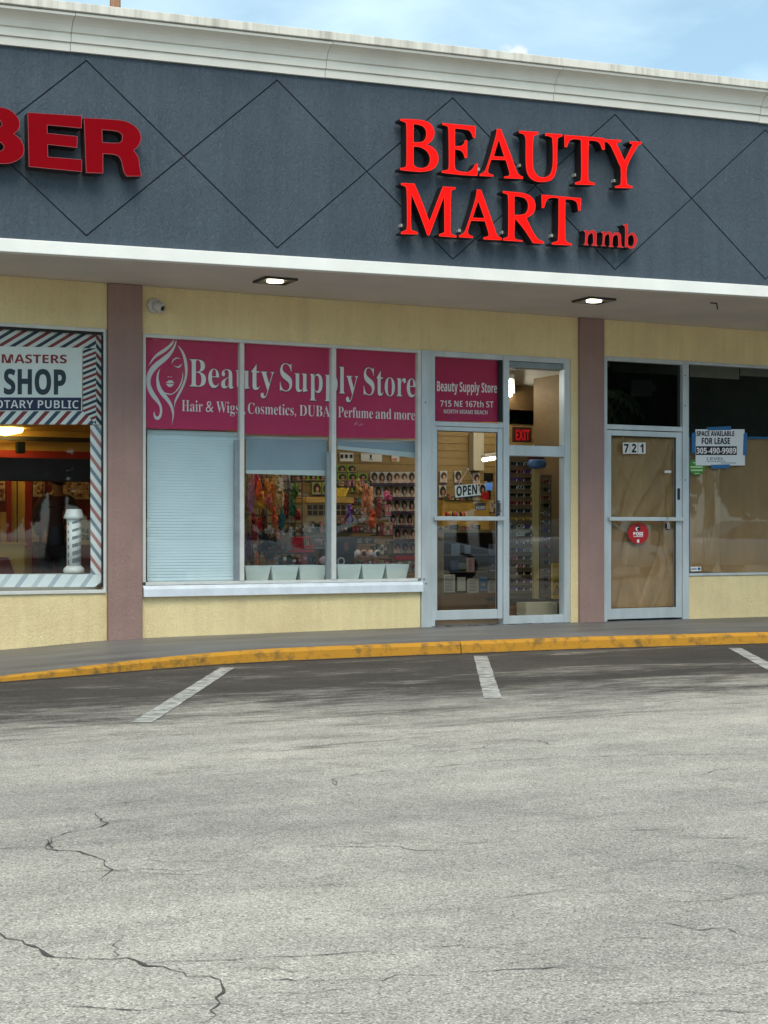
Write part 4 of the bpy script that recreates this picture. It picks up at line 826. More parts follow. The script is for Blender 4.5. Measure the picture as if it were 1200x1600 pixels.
mb = MB(); wquad(mb, [(1058.5, 763), (1062.6, 763), (1062.6, 781), (1058.5, 781)], -0.0065, 0.002)
t = tag(mb.build('lock_sticker', ink), 'narrow black upright sticker on the silver door stile', 'sticker')
c = W(1042, 818, -0.05)
t = thing('key_lockbox', 'small grey key lockbox hanging from the vacant shop door bar', 'lockbox', (c.x, -0.06, c.z))
MB().box(c.x - 0.022, c.x + 0.022, -0.085, -0.05, c.z - 0.065, c.z + 0.005).build('body', M('lockbox_grey', (150, 152, 156), 0.4, 0.3), t, bevel=0.006)
MB().box(c.x - 0.0245, c.x - 0.0225, -0.083, -0.052, c.z - 0.06, c.z).box(c.x - 0.02, c.x + 0.02, -0.083, -0.052, c.z - 0.074, c.z - 0.066).build('rubber_edge', black, t)
MB().tube([(c.x - 0.012, -0.067, c.z), (c.x - 0.012, -0.067, c.z + 0.07), (c.x + 0.012, -0.067, c.z + 0.07), (c.x + 0.012, -0.067, c.z)], 0.004, 6).build('shackle', steel, t)

# ------------------------------------------------------------------ blinds and things just behind the beauty shop window
ORD = ['first', 'second', 'third', 'fourth', 'fifth', 'sixth', 'seventh', 'eighth', 'ninth', 'tenth', 'eleventh', 'twelfth', 'thirteenth', 'fourteenth', 'fifteenth', 'sixteenth', 'seventeenth', 'eighteenth', 'nineteenth', 'twentieth']
blind_m = M('pale_blue_blind', (216, 232, 242), 0.6, vary=0.04, vscale=2)
blind_g = M('grey_blue_roller_cloth', (150, 168, 182), 0.7, vary=0.05, vscale=3)
rail_m = M('blind_rail', (200, 212, 216), 0.5, vary=0.05)
X_0, X_1, Z0, Z1 = wrect(230, 678, 374.5, 906, 0.11)
t = thing('slatted_blind', 'lowered pale blue slatted blind filling the window pane beside the mauve column', 'blind', (X_0, 0.11, Z0))
mb = MB(); n = 50
for k in range(n):
    z = Z0 + (Z1 - Z0) * k / n; h = (Z1 - Z0) / n
    mb.add([(X_0, 0.1105, z), (X_1, 0.1105, z), (X_1, 0.1165, z + h * 1.04), (X_0, 0.1165, z + h * 1.04), (X_0, 0.1115, z + h * 0.55), (X_1, 0.1115, z + h * 0.55)], [(0, 1, 5, 4), (4, 5, 2, 3)])
mb.build('slats', blind_m, t)
MB().box(X_0 - 0.005, X_1 + 0.005, 0.095, 0.14, Z1 - 0.01, Z1 + 0.03).build('head_rail', rail_m, t)
MB().box(X_0, X_1, 0.095, 0.125, Z0 - 0.02, Z0).build('bottom_rail', rail_m, t)
for nm_, x0, x1, y0, yb, tilt, lab in (('a', 382.5, 512, 682.5, 738, 0.0, 'grey-blue roller blind half lowered over the middle pane'), ('b', 525.5, 652, 687, 707, 0.045, 'nearly raised grey-blue roller blind hanging crooked in the pane beside the door post')):
    X_0, X_1, Z0, Z1 = wrect(x0, y0, x1, yb, 0.12)
    t = thing('roller_blind', lab, 'blind', (X_0, 0.12, Z0))
    MB().tube([(X_0, 0.13, Z1 - 0.012), (X_1, 0.13, Z1 - 0.012)], 0.02, 12).build('roller', rail_m, t, smooth=True)
    mb = MB(); mb.prism([[(X_0 + 0.01, 0.118, Z0 + tilt), (X_1 - 0.01, 0.118, Z0 - tilt * 0.5), (X_1 - 0.01, 0.118, Z1 - 0.02), (X_0 + 0.01, 0.118, Z1 - 0.02)]], (0, 0.002, 0)); mb.build('cloth', blind_g, t)
    mb = MB(); mb.prism([[(X_0 + 0.01, 0.11, Z0 + tilt - 0.02), (X_1 - 0.01, 0.11, Z0 - tilt * 0.5 - 0.03), (X_1 - 0.01, 0.11, Z0 - tilt * 0.5 + 0.03), (X_0 + 0.01, 0.11, Z0 + tilt + 0.015)]], (0, 0.02, 0)); mb.build('bottom_rail', rail_m, t)

# ---- rooms (parts of the building)
wall_in = M('interior_tan_wall', (176, 152, 108), 0.8, vary=0.06, vscale=1.5)
floor_in = M('interior_floor_tile', (120, 108, 92), 0.45, vary=0.1, vscale=2)
ceil_in = M('interior_ceiling', (206, 200, 186), 0.9, vary=0.04)
brown_in = M('interior_brown_board', (112, 84, 50), 0.7, vary=0.08, vscale=3)
part(MB().box(5.5, 10.4, 0.242, 6.1, -0.05, 0.106).box(10.401, 13.6, 1.81, 6.1, -0.05, 0.106), 'interior_floor', floor_in)
part(MB().box(5.5, 10.4, 0.242, 6.1, 3.1, 3.2).box(10.401, 13.6, 1.81, 6.1, 3.1, 3.2), 'interior_ceiling', ceil_in)
part(MB().box(5.5, 5.6, 0.302, 6.0, 0.107, 3.099).box(13.5, 13.6, 1.81, 6.0, 0.107, 3.099).box(5.601, 13.499, 5.9, 6.0, 0.107, 3.099), 'interior_wall', wall_in)
part(MB().box(4.25, 5.6, 0.246, 0.3, -0.05, 3.4), 'interior_wall', wall_in)
part(MB().box(10.3, 10.4, 0.302, 1.8, 0.107, 3.099).box(9.75, 10.4, 0.246, 0.3, 0.107, 3.099), 'interior_wall', M('partition_brown', (96, 74, 42), 0.75, vary=0.07))
part(MB().box(10.401, 13.499, 1.75, 1.8, 0.107, 3.099), 'interior_wall', wall_in)
part(MB().box(5.61, wx(652), 0.242, 0.75, 0.55, 0.60), 'display_ledge', M('ledge_white', (170, 172, 170), 0.6, vary=0.06))
# slatted board on the back wall
DB = 5.0
mb = MB(); zz = 0.3
while zz < 2.98: mb.box(5.61, 13.4, DB + 0.01, DB + 0.03, zz, zz + 0.1); zz += 0.108
slat_m = M('tan_slat_board', (146, 118, 68), 0.6, vary=0.07, vscale=2.5, stretch=(0.4, 1, 3))
o = part(mb, 'slat_board', slat_m)
part(MB().box(5.61, 13.4, DB + 0.031, DB + 0.05, 0.25, 3.0), 'slat_backing', brown_in)
part(MB().box(wx(796, 2.6), 13.4, 2.6, 2.72, wz(664, 838, 2.6), wz(604, 838, 2.6)).box(wx(796, 2.6), 13.4, 2.6, 2.72, wz(700, 838, 2.6) + 0.5, wz(664.5, 838, 2.6)), 'interior_bulkhead', brown_in)
part(MB().box(wx(740, 4.85), wx(756, 4.85), 4.85, 4.99, wz(735, 748, 4.85), wz(676, 748, 4.85)), 'wall_pilaster', M('pale_interior_paint', (176, 164, 138), 0.8, vary=0.05))
tube_m = M('lit_tube', (255, 252, 240), 0.4, vary=0, emit=22.0)
def tube_light(a, b, label):
    a, b = Vector(a), Vector(b); t = thing('tube_light', label, 'ceiling lamp', a.lerp(b, 0.5), 'fluorescent tubes in the beauty shop')
    MB().tube([a, b], 0.022, 8).build('tube', tube_m, t)
    d = (b - a).normalized(); sd = d.cross(Vector((0, 0, 1))).normalized() * 0.06
    p = [a + sd, b + sd, b - sd, a - sd]; MB().prism([[q + Vector((0, 0, 0.03)) for q in p]], (0, 0, 0.05)).build('housing', ceil_in, t)
tube_light(W(754.5, 718.5, 4.3), W(776, 715.5, 4.3), 'short bright tube light seen level through the upper door glass')
a = W(795.5, 596, 1.0); tube_light(a, (W(799.5, 667, 4.8).x, 4.8, a.z), 'long bright tube light running deep behind the upper side pane')
for i, (x, y) in enumerate(((5.6, 1.6), (7.6, 2.4), (10.6, 3.4), (6.4, 4.0), (8.7, 1.2))):  # the last tube is added to brighten the dim sunglasses stand
    tube_light((x, y - 0.6, 2.98), (x, y + 0.6, 2.98), ('ceiling tube light over the window bins', 'ceiling tube light over the counters', 'ceiling tube light beyond the sunglasses rack', 'ceiling tube light before the wig wall', 'added tube light inside the entrance door, brightening the sunglasses')[i])

# ---- wig packs on the back wall: card, hair, face, lettered foot strip
card_w = M('wig_card_white', (190, 184, 176), 0.5, vary=0.3, vscale=14); card_g = M('wig_card_green', (128, 168, 36), 0.5, vary=0.1, vscale=8); card_p = M('wig_card_pale_green', (166, 176, 92), 0.5, vary=0.06)
skin = M('printed_skin', (172, 122, 92), 0.6, vary=0.06); skin2 = M('printed_pale_skin', (206, 160, 128), 0.6, vary=0.06)
hair = M('printed_black_hair', (26, 20, 18), 0.6, vary=0.2); hair2 = M('printed_brown_hair', (74, 44, 26), 0.6, vary=0.2); strip_m = M('plum_strip', (54, 40, 72), 0.5, vary=0.1)
def ell(cx, cz, a, b, y, n=16): return [(cx + a * math.cos(2 * math.pi * k / n), y, cz + b * math.sin(2 * math.pi * k / n)) for k in range(n)]
def pack_proto(card, hm, sm, kind):
    t = thing('wig_pack', 'x', 'wig pack', (0, 0, 0), 'wig packs on the back wall'); w, h = 0.062, 0.09
    MB().box(-w, w, -0.012, 0.0, -h, h).build('card', card, t)
    hx = {'bob': (0.053, 0.062), 'long': (0.052, 0.074), 'crop': (0.05, 0.05)}[kind]
    MB().prism([ell(0.004, 0.022 if kind != 'long' else 0.008, hx[0], hx[1], -0.016)], (0, 0.003, 0)).build('hair', hm, t)
    MB().prism([ell(0.010, 0.002, 0.021, 0.031, -0.0185)], (0, 0.002, 0)).prism([[(-0.035, -0.0165, -0.066), (0.045, -0.0165, -0.066), (0.026, -0.0165, -0.034), (-0.012, -0.0165, -0.034)]], (0, 0.001, 0)).build('face', sm, t)
    MB().box(-w, w, -0.0145, -0.0125, -h, -h + 0.02).build('strip', strip_m, t)
    return t
protos = {('w', i): pack_proto(card_w, (hair, hair2, hair)[i], (skin, skin2, skin)[i], ('bob', 'crop', 'long')[i]) for i in range(3)}
protos.update({('g', i): pack_proto((card_g, card_p)[i], (hair, hair2)[i], (skin, skin2)[i], 'long') for i in range(2)})
used = set()
def put_pack(key, px, py, d, label, sx=1.0, sz=1.0):
    p = protos[key]; loc = W(px, py, d)
    if key in used: o = dup(p, loc, label)
    else: o = p; o.location = loc; o['label'] = label; used.add(key)
    o.scale = (sx, 1, sz); return o
HK = ('short dark bob', 'cropped brown hair', 'long dark hair')
for r, (y, xs_) in enumerate(((747, (584, 595.7, 607.4, 619, 630.7, 642.4)), (769, (590, 602, 619, 630.7, 642.4)), (791, (607, 619, 630.7, 642.4)), (813, (613, 626, 639)), (835, (620, 632, 644)), (857, (620, 632, 644)))):
    for i, x in enumerate(xs_):
        k = (r * 2 + i * 5 + i // 2) % 3
        put_pack(('w', k), x, y, DB - 0.005, 'white wig pack with %s, %s along the %s row by the door post' % (HK[k], ORD[i], ORD[r]), 0.92, 1.0)
for r, (y, xs_) in enumerate(((733, (533, 549)), (746, (473, 488, 503, 534, 550, 566)), (764, (556, 571)))):
    for i, x in enumerate(xs_): put_pack(('g', 0), x, y, DB - 0.005, 'bright green wig pack, %s along the %s green row on the back wall' % (ORD[i], ORD[r]), 1.15, 0.62)
for i, x in enumerate((494, 509.8)): put_pack(('g', 1), x, 764.5, DB - 0.006, 'pale green wig pack with brown hair, %s above the yellow counter' % ORD[i], 1.12, 1.05)
for i, (x, y, lab) in enumerate(((692.5, 746, 'above the counter behind the door'), (691, 769, 'just left of the hanging OPEN sign'), (715, 746, 'behind the OPEN sign strings'), (744, 749, 'over the right end of the OPEN sign'), (753, 766, 'beside the dark monitor'))):
    put_pack(('w', (i + 1) % 3), x, y, DB - 0.005, 'white wig pack on slat wall, ' + lab, 0.95, 1.08)
for i, y in enumerate((832, 851, 870)): put_pack(('w', i), 687, y, 2.4, 'white wig pack left of the glass display case, %s from the top' % ORD[i], 0.7, 0.85)
for i, (x0, x1, y) in enumerate(((578, 651, 757.4), (584, 651, 779.6), (600, 651, 801.6), (606, 651, 823.6), (612, 651, 845.6), (612, 651, 868))):
    mb = MB(); wbox(mb, x0, y, x1, y + 1.8, DB - 0.09, 0.085)
    tag(mb.build('shelf_rail', strip_m), 'narrow plum shelf rail under the %s row of white wig packs' % ORD[i], 'shelf', 'shelf rails of the wig wall')
mb = MB(); wbox(mb, 617, 868.5, 651, 875, DB - 0.15, 0.05); tag(mb.build('red_drawer_box', M('red_box', (176, 24, 28), 0.5)), 'low red box under the lowest wig pack row', 'box')
for i, (x0, y0, x1, y1) in enumerate(((531, 707.5, 552, 721), (564, 708.5, 597, 721), (612, 709.5, 624, 721))):
    mb = MB(); wbox(mb, x0, y0, x1, y1, DB - 0.01, 0.012)
    t = tag(mb.build('wall_poster', paper), ('white poster with three small dark pictures high on the slat wall', 'wide white poster with one small figure high on the slat wall', 'small white poster with orange marks high on the slat wall')[i], 'poster')
    mb = MB()
    if i == 0:
        for a in (532, 539, 546.5): wbox(mb, a, 710, a + 4.5, 716, DB - 0.013, 0.002)
    elif i == 1: wbox(mb, 578, 710.5, 581, 716, DB - 0.013, 0.002); wbox(mb, 576.5, 717, 582.5, 718, DB - 0.013, 0.002)
    else: wbox(mb, 613, 716, 620, 720, DB - 0.013, 0.002)
    mb.build('picture', (ink, ink, M('orange_ink', (206, 112, 60), 0.6))[i], t)
for nm_, ch, x, y in (('1', '1', 599, 728), ('0', '0', 634, 728)):
    pass
# ---- counters, tables and cases
oak = M('honey_wood', (198, 158, 78), 0.5, vary=0.12, vscale=3, stretch=(0.5, 2, 6)); oak_d = M('brown_wood_base', (120, 80, 36), 0.5, vary=0.14, vscale=3, stretch=(0.5, 2, 6))
case_d = M('case_interior', (52, 40, 30), 0.7, vary=0.12)
X_0, X_1, Z0, Z1 = wrect(478, 777, 553, 786, 3.0)
t = thing('display_counter', 'long pale counter with honey wood top in front of green wig packs', 'counter', ((X_0 + X_1) / 2, 3.2, 0.106))
MB().box(X_0, X_1, 3.0, 3.6, Z0, Z1).build('top', oak, t, bevel=0.006)
MB().box(X_0 + 0.02, X_1 - 0.02, 3.03, 3.58, 0.107, Z0 - 0.001).build('body', M('counter_cream', (178, 160, 122), 0.6, vary=0.08), t)
mb = MB()
for r in range(2):
    for k in range(8): wbox(mb, 481 + k * 8.8, 789 + r * 9, 487.5 + k * 8.8, 796 + r * 9, 3.02, 0.012)
mb.build('compartments', M('compartment_dark', (58, 44, 48), 0.6, vary=0.2, vscale=10), t)
X_0, X_1, Z0, Z1 = wrect(691, 781, 767, 786, 3.4)
t = thing('checkout_counter', 'honey wood checkout counter behind the glass door', 'counter', ((X_0 + X_1) / 2, 3.5, 0.106))
MB().box(X_0, X_1, 3.4, 3.9, Z0 + 0.04, Z1).build('top', oak, t, bevel=0.006)
MB().box(X_0 + 0.015, X_1 - 0.02, 3.42, 3.88, 0.107, Z0 + 0.039).build('front_panel', oak, t)
X_0, X_1, Z0, Z1 = wrect(689.5, 831, 777, 954, 1.55)
t = thing('display_case', 'glass fronted wooden display case of framed certificates inside the door', 'display case', ((X_0 + X_1) / 2, 1.7, 0.106))
zb_ = wz(927, 733, 1.55); zt_ = wz(832, 733, 1.55)
MB().box(X_0, X_1 + 0.45, 1.55, 2.1, 0.107, zb_).build('base', oak_d, t)
MB().box(X_0, X_1 + 0.45, 1.54, 2.1, zt_, zt_ + 0.035).build('top_frame', M('case_frame', (128, 108, 80), 0.5), t)
MB().box(X_0, X_0 + 0.03, 1.54, 2.1, zb_ + 0.001, zt_ - 0.001).build('side_frame', MATS['case_frame'], t)
MB().box(X_0 + 0.031, X_1 + 0.45, 2.05, 2.1, zb_ + 0.001, zt_ - 0.001).build('back_panel', case_d, t)
for yy in (894, 868): MB().box(X_0 + 0.031, X_1 + 0.45, 1.65, 2.049, wz(yy, 733, 1.7), wz(yy, 733, 1.7) + 0.012).build('shelf', MATS['case_frame'], t)
fr_c = {'w': M('frame_cream', (190, 176, 152), 0.6, vary=0.05), 'k': ink, 'b': M('frame_teal', (34, 104, 132), 0.5), 'n': M('frame_navy', (44, 60, 92), 0.5), 'p': M('frame_pink', (186, 142, 128), 0.5), 'g': M('frame_grey', (116, 124, 134), 0.5), 'l': M('frame_leaf', (104, 108, 82), 0.5)}
for x0, y0, x1, y1, c1, c2, lab in ((692.8, 897.5, 711, 926, 'w', 'p', 'cream certificate with dark columns, lowest shelf, left end'), (713, 900, 729, 925, 'k', 'w', 'black framed white certificate on the lowest case shelf'), (730.5, 904, 748, 926.5, 'w', 'p', 'cream certificate between black frame and teal booklet'), (749, 901.5, 761.5, 924, 'b', 'w', 'bright teal booklet with pale seal on the lowest shelf'), (762.3, 906.5, 775, 926.5, 'w', 'l', 'plain cream card right of the teal booklet'),
    (704, 876, 716, 893.5, 'n', 'g', 'dark blue card on the middle case shelf'), (716.5, 879.5, 729, 890, 'l', 'w', 'low olive card between blue and pink cards'), (729.3, 871.5, 741.5, 894, 'p', 'w', 'pinkish framed card on the middle case shelf'), (764, 872, 776, 894, 'n', 'w', 'navy booklet with round seal on the middle shelf'),
    (705.5, 850, 718.5, 868, 'g', 'n', 'grey-blue card on the top case shelf'), (724.5, 850, 737, 867.5, 'k', 'g', 'black framed picture on the top case shelf'), (764, 850, 776, 868, 'g', 'w', 'grey card on the top case shelf near the door stile')):
    mb = MB(); d_ = 1.62; wbox(mb, x0, y0, x1, y1, d_, 0.014); t = tag(mb.build('framed_card', fr_c[c1]), lab + ' of the display case' if 'case' not in lab else lab, 'framed card', 'framed cards in the display case')
    mb = MB()
    if c1 in 'bn' and c2 == 'w':
        wdisc(mb, (x0 + x1) / 2, (y0 + y1) / 2, 2.6, d_ - 0.002, 0.002, 14); wbox(mb, x0 + 1.5, y1 - 3.4, x1 - 1.5, y1 - 1.8, d_ - 0.002, 0.002)
        mb.build('seal', fr_c['p'], t)
    elif c1 == 'k': wbox(mb, x0 + 1.6, y0 + 1.8, x1 - 1.6, y1 - 1.8, d_ - 0.002, 0.002); mb.build('print', fr_c[c2], t)
    else:
        k = y0 + 3
        while k < y1 - 2.5: wbox(mb, x0 + 2.5, k, x1 - random.uniform(2.5, 5), k + 0.8, d_ - 0.002, 0.002); k += 2.2
        mb.build('writing', MATS['grey_ink'], t)
# computer, boxes and sweets on the counters
c = W(764, 757, 3.6)
t = thing('computer_monitor', 'dark monitor with glowing blue screen on the checkout counter', 'monitor', (c.x, 3.6, c.z))
mb = MB(); wbox(mb, 757.5, 739, 771, 752, 3.62, 0.03); wbox(mb, 763, 752, 767, 781, 3.63, 0.03); mb.build('case', black, t)
mb = MB(); wbox(mb, 759, 754, 769.5, 766, 3.6, 0.01); mb.build('screen', M('blue_screen', (70, 110, 170), 0.3, vary=0.3, vscale=14, emit=0.6), t)
mb = MB(); wbox(mb, 756.5, 769, 764, 780.5, 3.5, 0.06); tag(mb.build('red_carton', MATS['red_box']), 'small red carton standing on the checkout counter by the monitor', 'carton')
sweets = [M('candy_%s' % n, c, 0.4) for n, c in (('red', (196, 40, 36)), ('orange', (226, 130, 40)), ('pink', (214, 90, 130)), ('yellow', (226, 196, 70)), ('dark', (58, 34, 44)))]
for i in range(14):
    x = 697 + i * 2.35; mb = MB(); c = W(x, 803 + (i % 3), 2.5); mb.ball(c, (0.022, 0.02, 0.035), 8, 6); mb.box(c.x - 0.012, c.x + 0.012, c.y - 0.01, c.y + 0.01, c.z - 0.05, c.z - 0.03)
    tag(mb.build('wrapped_lipstick', sweets[i % 5], smooth=True), 'small %s packet, %s in the row before the counter' % (('red', 'orange', 'pink', 'yellow', 'dark')[i % 5], ORD[i]), 'packet', 'small bright packets before the checkout counter')
# grey table, dark display board, slippers
X_0, X_1, Z0, Z1 = wrect(524, 838, 588, 843, 2.3)
t = thing('display_table', 'grey table with drawer front below the counter', 'table', ((X_0 + X_1) / 2, 2.5, 0.106))
MB().box(X_0, X_1, 2.3, 2.9, Z1 - 0.025, Z1).build('top', M('table_grey', (110, 104, 98), 0.6), t)
MB().box(X_0 + 0.02, X_1 - 0.25, 2.32, 2.8, Z1 - 0.12, Z1 - 0.026).build('drawer', dark, t)
for x in (X_0 + 0.03, X_1 - 0.05):
    for y in (2.33, 2.85): MB().box(x, x + 0.03, y, y + 0.03, 0.107, Z1 - 0.121).build('leg', dark, t)
mb = MB(); wbox(mb, 526, 847, 553.5, 883, 1.6, 0.04); t = tag(mb.build('display_board', M('board_black', (22, 22, 28), 0.4, vary=0.1)), 'dark display board with silver ring standing behind the right-hand bins', 'display board')
mb = MB(); c = W(533, 877, 1.595); mb.prism([ell(c.x, c.z, 0.05, 0.05, 1.594, 20), ell(c.x, c.z, 0.032, 0.032, 1.594, 20)], (0, 0.003, 0)); mb.build('silver_ring', steel, t)
mb = MB(); c = W(541, 854, 1.595); mb.prism([ell(c.x, c.z, 0.035, 0.06, 1.594, 16)], (0, 0.003, 0)); mb.build('portrait', M('dim_skin', (112, 70, 56), 0.6), t)
X_0, X_1, Z0, Z1 = wrect(553, 872, 614, 874, 1.9)
t = thing('slipper_shelf', 'low shelf carrying slippers and bottles behind the bins', 'shelf', (X_0, 2.0, 0.106))
MB().box(X_0, X_1, 1.9, 2.25, Z0, Z1).build('board', oak_d, t); MB().box(X_0, X_0 + 0.02, 1.9, 2.25, 0.107, Z0 - 0.001).box(X_1 - 0.02, X_1, 1.9, 2.25, 0.107, Z0 - 0.001).build('side_panel', oak_d, t)
for i, (x, cc) in enumerate(((558, (206, 200, 200)), (567, (220, 150, 130)), (578, (216, 160, 130)), (589, (206, 204, 206)))):
    c = W(x, 866, 1.98); mb = MB(); mb.tube([c + Vector((-0.05, 0, -0.045)), c + Vector((-0.03, 0, -0.01)), c + Vector((0.02, 0, 0.035)), c + Vector((0.03, 0, 0.05))], [0.02, 0.034, 0.032, 0.014], 10)
    t = tag(mb.build('slipper', M('slipper_%d' % (i % 4), cc, 0.7), smooth=True), ('pale grey slipper at the left end of the low shelf', 'rosy slipper beside the pale grey one', 'peach slipper in the middle of the low shelf', 'white slipper right of the peach one')[i], 'slipper', 'slippers on the low shelf')
    MB().ball(c + Vector((0.0, -0.03, 0.01)), (0.03, 0.018, 0.03), 8, 6).build('bow', ink if i % 2 else paper, t, smooth=True)
# upright goods on shelves: small boxes, each its own
GC = [('cream', (196, 184, 152)), ('grey', (140, 140, 136)), ('olive', (110, 112, 60)), ('brown', (104, 72, 48)), ('dusky red', (140, 52, 52)), ('black', (34, 32, 34)), ('white', (206, 204, 196)), ('pink', (188, 112, 128)), ('dark green', (48, 84, 58)), ('tan', (170, 134, 86))]
GM = [M('goods_' + n.replace(' ', '_'), c, 0.5, vary=0.22, vscale=30) for n, c in GC]
def shelf_row(name, x0, x1, yb, hmin, hmax, d, wmin, wmax, seed, where, pool=None):
    rnd = random.Random(seed); x = x0; k = 0; mb = MB(); wbox(mb, x0 - 1, yb, x1 + 1, yb + 1.4, d - 0.02, 0.2)
    tag(mb.build('shelf_board', dark), 'thin dark shelf board holding the %s' % where, 'shelf', 'shelf boards in the beauty shop')
    while x < x1 - wmin:
        w = min(rnd.uniform(wmin, wmax), x1 - x); h = rnd.uniform(hmin, hmax); i = rnd.choice(pool or range(10)); mb = MB()
        wbox(mb, x, yb - h, x + w - 0.5, yb - 0.1, d + rnd.uniform(0, 0.03), 0.06)
        t = tag(mb.build('product_box', GM[i]), '%s product box, %s of the %s' % (GC[i][0], ORD[min(k, 19)], where), 'product box', where)
        mb = MB(); wbox(mb, x + w * 0.2, yb - h * 0.75, x + w * 0.8 - 0.5, yb - h * 0.4, d - 0.006, 0.004); mb.build('print', GM[(i + 3) % 10], t); x += w; k += 1
shelf_row('a', 441, 470, 766, 8, 13, 3.6, 3.2, 5.5, 1, 'packets on the top shelf behind the hanging hair', (0, 1, 6, 9, 3))
shelf_row('b', 452, 482, 781, 8, 12, 3.6, 3.2, 6, 2, 'packets on the shelf beside the pale green wigs', (2, 3, 1, 5, 0))
shelf_row('c', 437, 476, 838, 12, 18, 3.0, 3.6, 6, 3, 'packets on the shelf behind the red basket', (0, 2, 3, 4, 1, 8))
shelf_row('d', 430, 498, 882, 10, 17, 1.4, 5, 9, 4, 'packets low behind the middle bins', (5, 3, 4, 1, 5, 3))
shelf_row('e', 482, 512, 832, 12, 18, 2.85, 4, 6, 5, 'packets below the honey counter', (3, 5, 4, 7, 1))
shelf_row('f', 527, 590, 832, 8, 14, 2.8, 4, 7, 6, 'packets standing on the grey table', (3, 0, 7, 5, 4, 1))
shelf_row('g', 590, 612, 866, 14, 26, 2.4, 4, 6, 7, 'tall packets between slippers and wig wall', (2, 9, 7, 3, 0, 8))
shelf_row('h', 556, 614, 883, 6, 8, 1.9, 6, 10, 8, 'packets under the slippers', (3, 2, 9, 4))
shelf_row('i', 622, 650, 893, 14, 18, 4.2, 6, 9, 9, 'pale boxes under the low red box', (0, 1, 6))
shelf_row('j', 698, 752, 830, 6, 12, 2.0, 3, 6, 10, 'packets on top of the display case', (7, 4, 5, 9, 1))
for q_, (x0_, x1_, yb_, h0_, h1_, d_, wh_) in enumerate(((436, 470, 752, 6, 10, 4.5, 'packets high above the pale green wigs'), (444, 482, 791, 6, 9, 3.9, 'packets above the emerald hair'), (520, 582, 760, 7, 11, 4.5, 'packets between the green packs and the peach hair'), (553, 606, 788, 7, 12, 4.4, 'packets behind the peach hair'), (553, 612, 803, 8, 12, 4.2, 'packets under the candy pink puff'),
        (430, 478, 851, 9, 14, 2.9, 'packets in the row over the red basket'), (384, 432, 866, 10, 16, 2.6, 'packets low behind the crimson hair'), (384, 430, 834, 8, 13, 2.9, 'packets behind the scarlet hair'), (528, 588, 848, 6, 9, 2.35, 'packets hung under the grey table edge'), (684, 692, 800, 10, 16, 4.6, 'packets left of the checkout counter'), (768, 777, 800, 10, 20, 4.6, 'packets right of the checkout counter'), (697, 745, 781, 5, 9, 3.42, 'little packets along the checkout counter top'))):
    shelf_row('r', x0_, x1_, yb_, h0_, h1_, d_, 2.6, 4.6, 30 + q_, wh_)
shelf_row('k', 527, 586, 818, 10, 16, 2.9, 4, 7, 11, 'packets on the upper shelf below the counter end', (2, 3, 0, 9, 7, 6))
shelf_row('l', 436, 478, 817, 9, 14, 3.4, 3.4, 5.6, 12, 'packets on the shelf under the emerald hair', (0, 4, 6, 1, 9, 8))
shelf_row('m', 430, 474, 864, 14, 20, 2.6, 4, 6.5, 13, 'packets on the shelf behind the grey-green box', (1, 2, 3, 5, 8))
shelf_row('n', 480, 524, 858, 10, 15, 2.6, 4, 6.5, 14, 'packets behind the grey wire basket', (5, 3, 1, 4, 7))
shelf_row('o', 590, 612, 806, 12, 18, 3.6, 4, 6, 15, 'packets on the short shelf by the wig wall', (2, 9, 7, 3, 0, 4))
shelf_row('p', 590, 614, 836, 14, 20, 3.0, 4, 6, 16, 'packets on the middle shelf by the wig wall', (2, 8, 7, 3, 0, 4))
# ---- hanging hair bundles and bright accessories on a wire rack
def hang(x, y0, y1, w, d, name, rgb, n=9, wav=1.0, label=None):
    rnd = random.Random(int(x * 7 + y0)); mb = MB(); top = W(x, y0, d); bot = W(x, y1, d); sc = (W(x + 1, y0, d) - top).length
    for i in range(n):
        ox = rnd.uniform(-0.5, 0.5) * w * sc; pts = []; ph = rnd.uniform(0, 6)
        for k in range(8):
            u = k / 7; p = top.lerp(bot, u * rnd.uniform(0.93, 1.0)); pts.append(p + Vector((ox * (0.35 + 0.8 * math.sin(u * 2.6)) + wav * sc * 0.9 * math.sin(ph + u * 7), rnd.uniform(-0.03, 0.03), 0)))
        mb.tube(pts, [0.008, 0.013, 0.015, 0.016, 0.016, 0.014, 0.011, 0.004], 5)
    mb.box(top.x - w * sc * 0.35, top.x + w * sc * 0.35, top.y - 0.004, top.y + 0.004, top.z - 0.01, top.z + 0.035)
    tag(mb.build('hair_bundle', M('hair_' + name.replace(' ', '_'), rgb, 0.55, vary=0.3, vscale=25), smooth=True), label, 'hair bundle', 'bright hair bundles hanging on the rack')
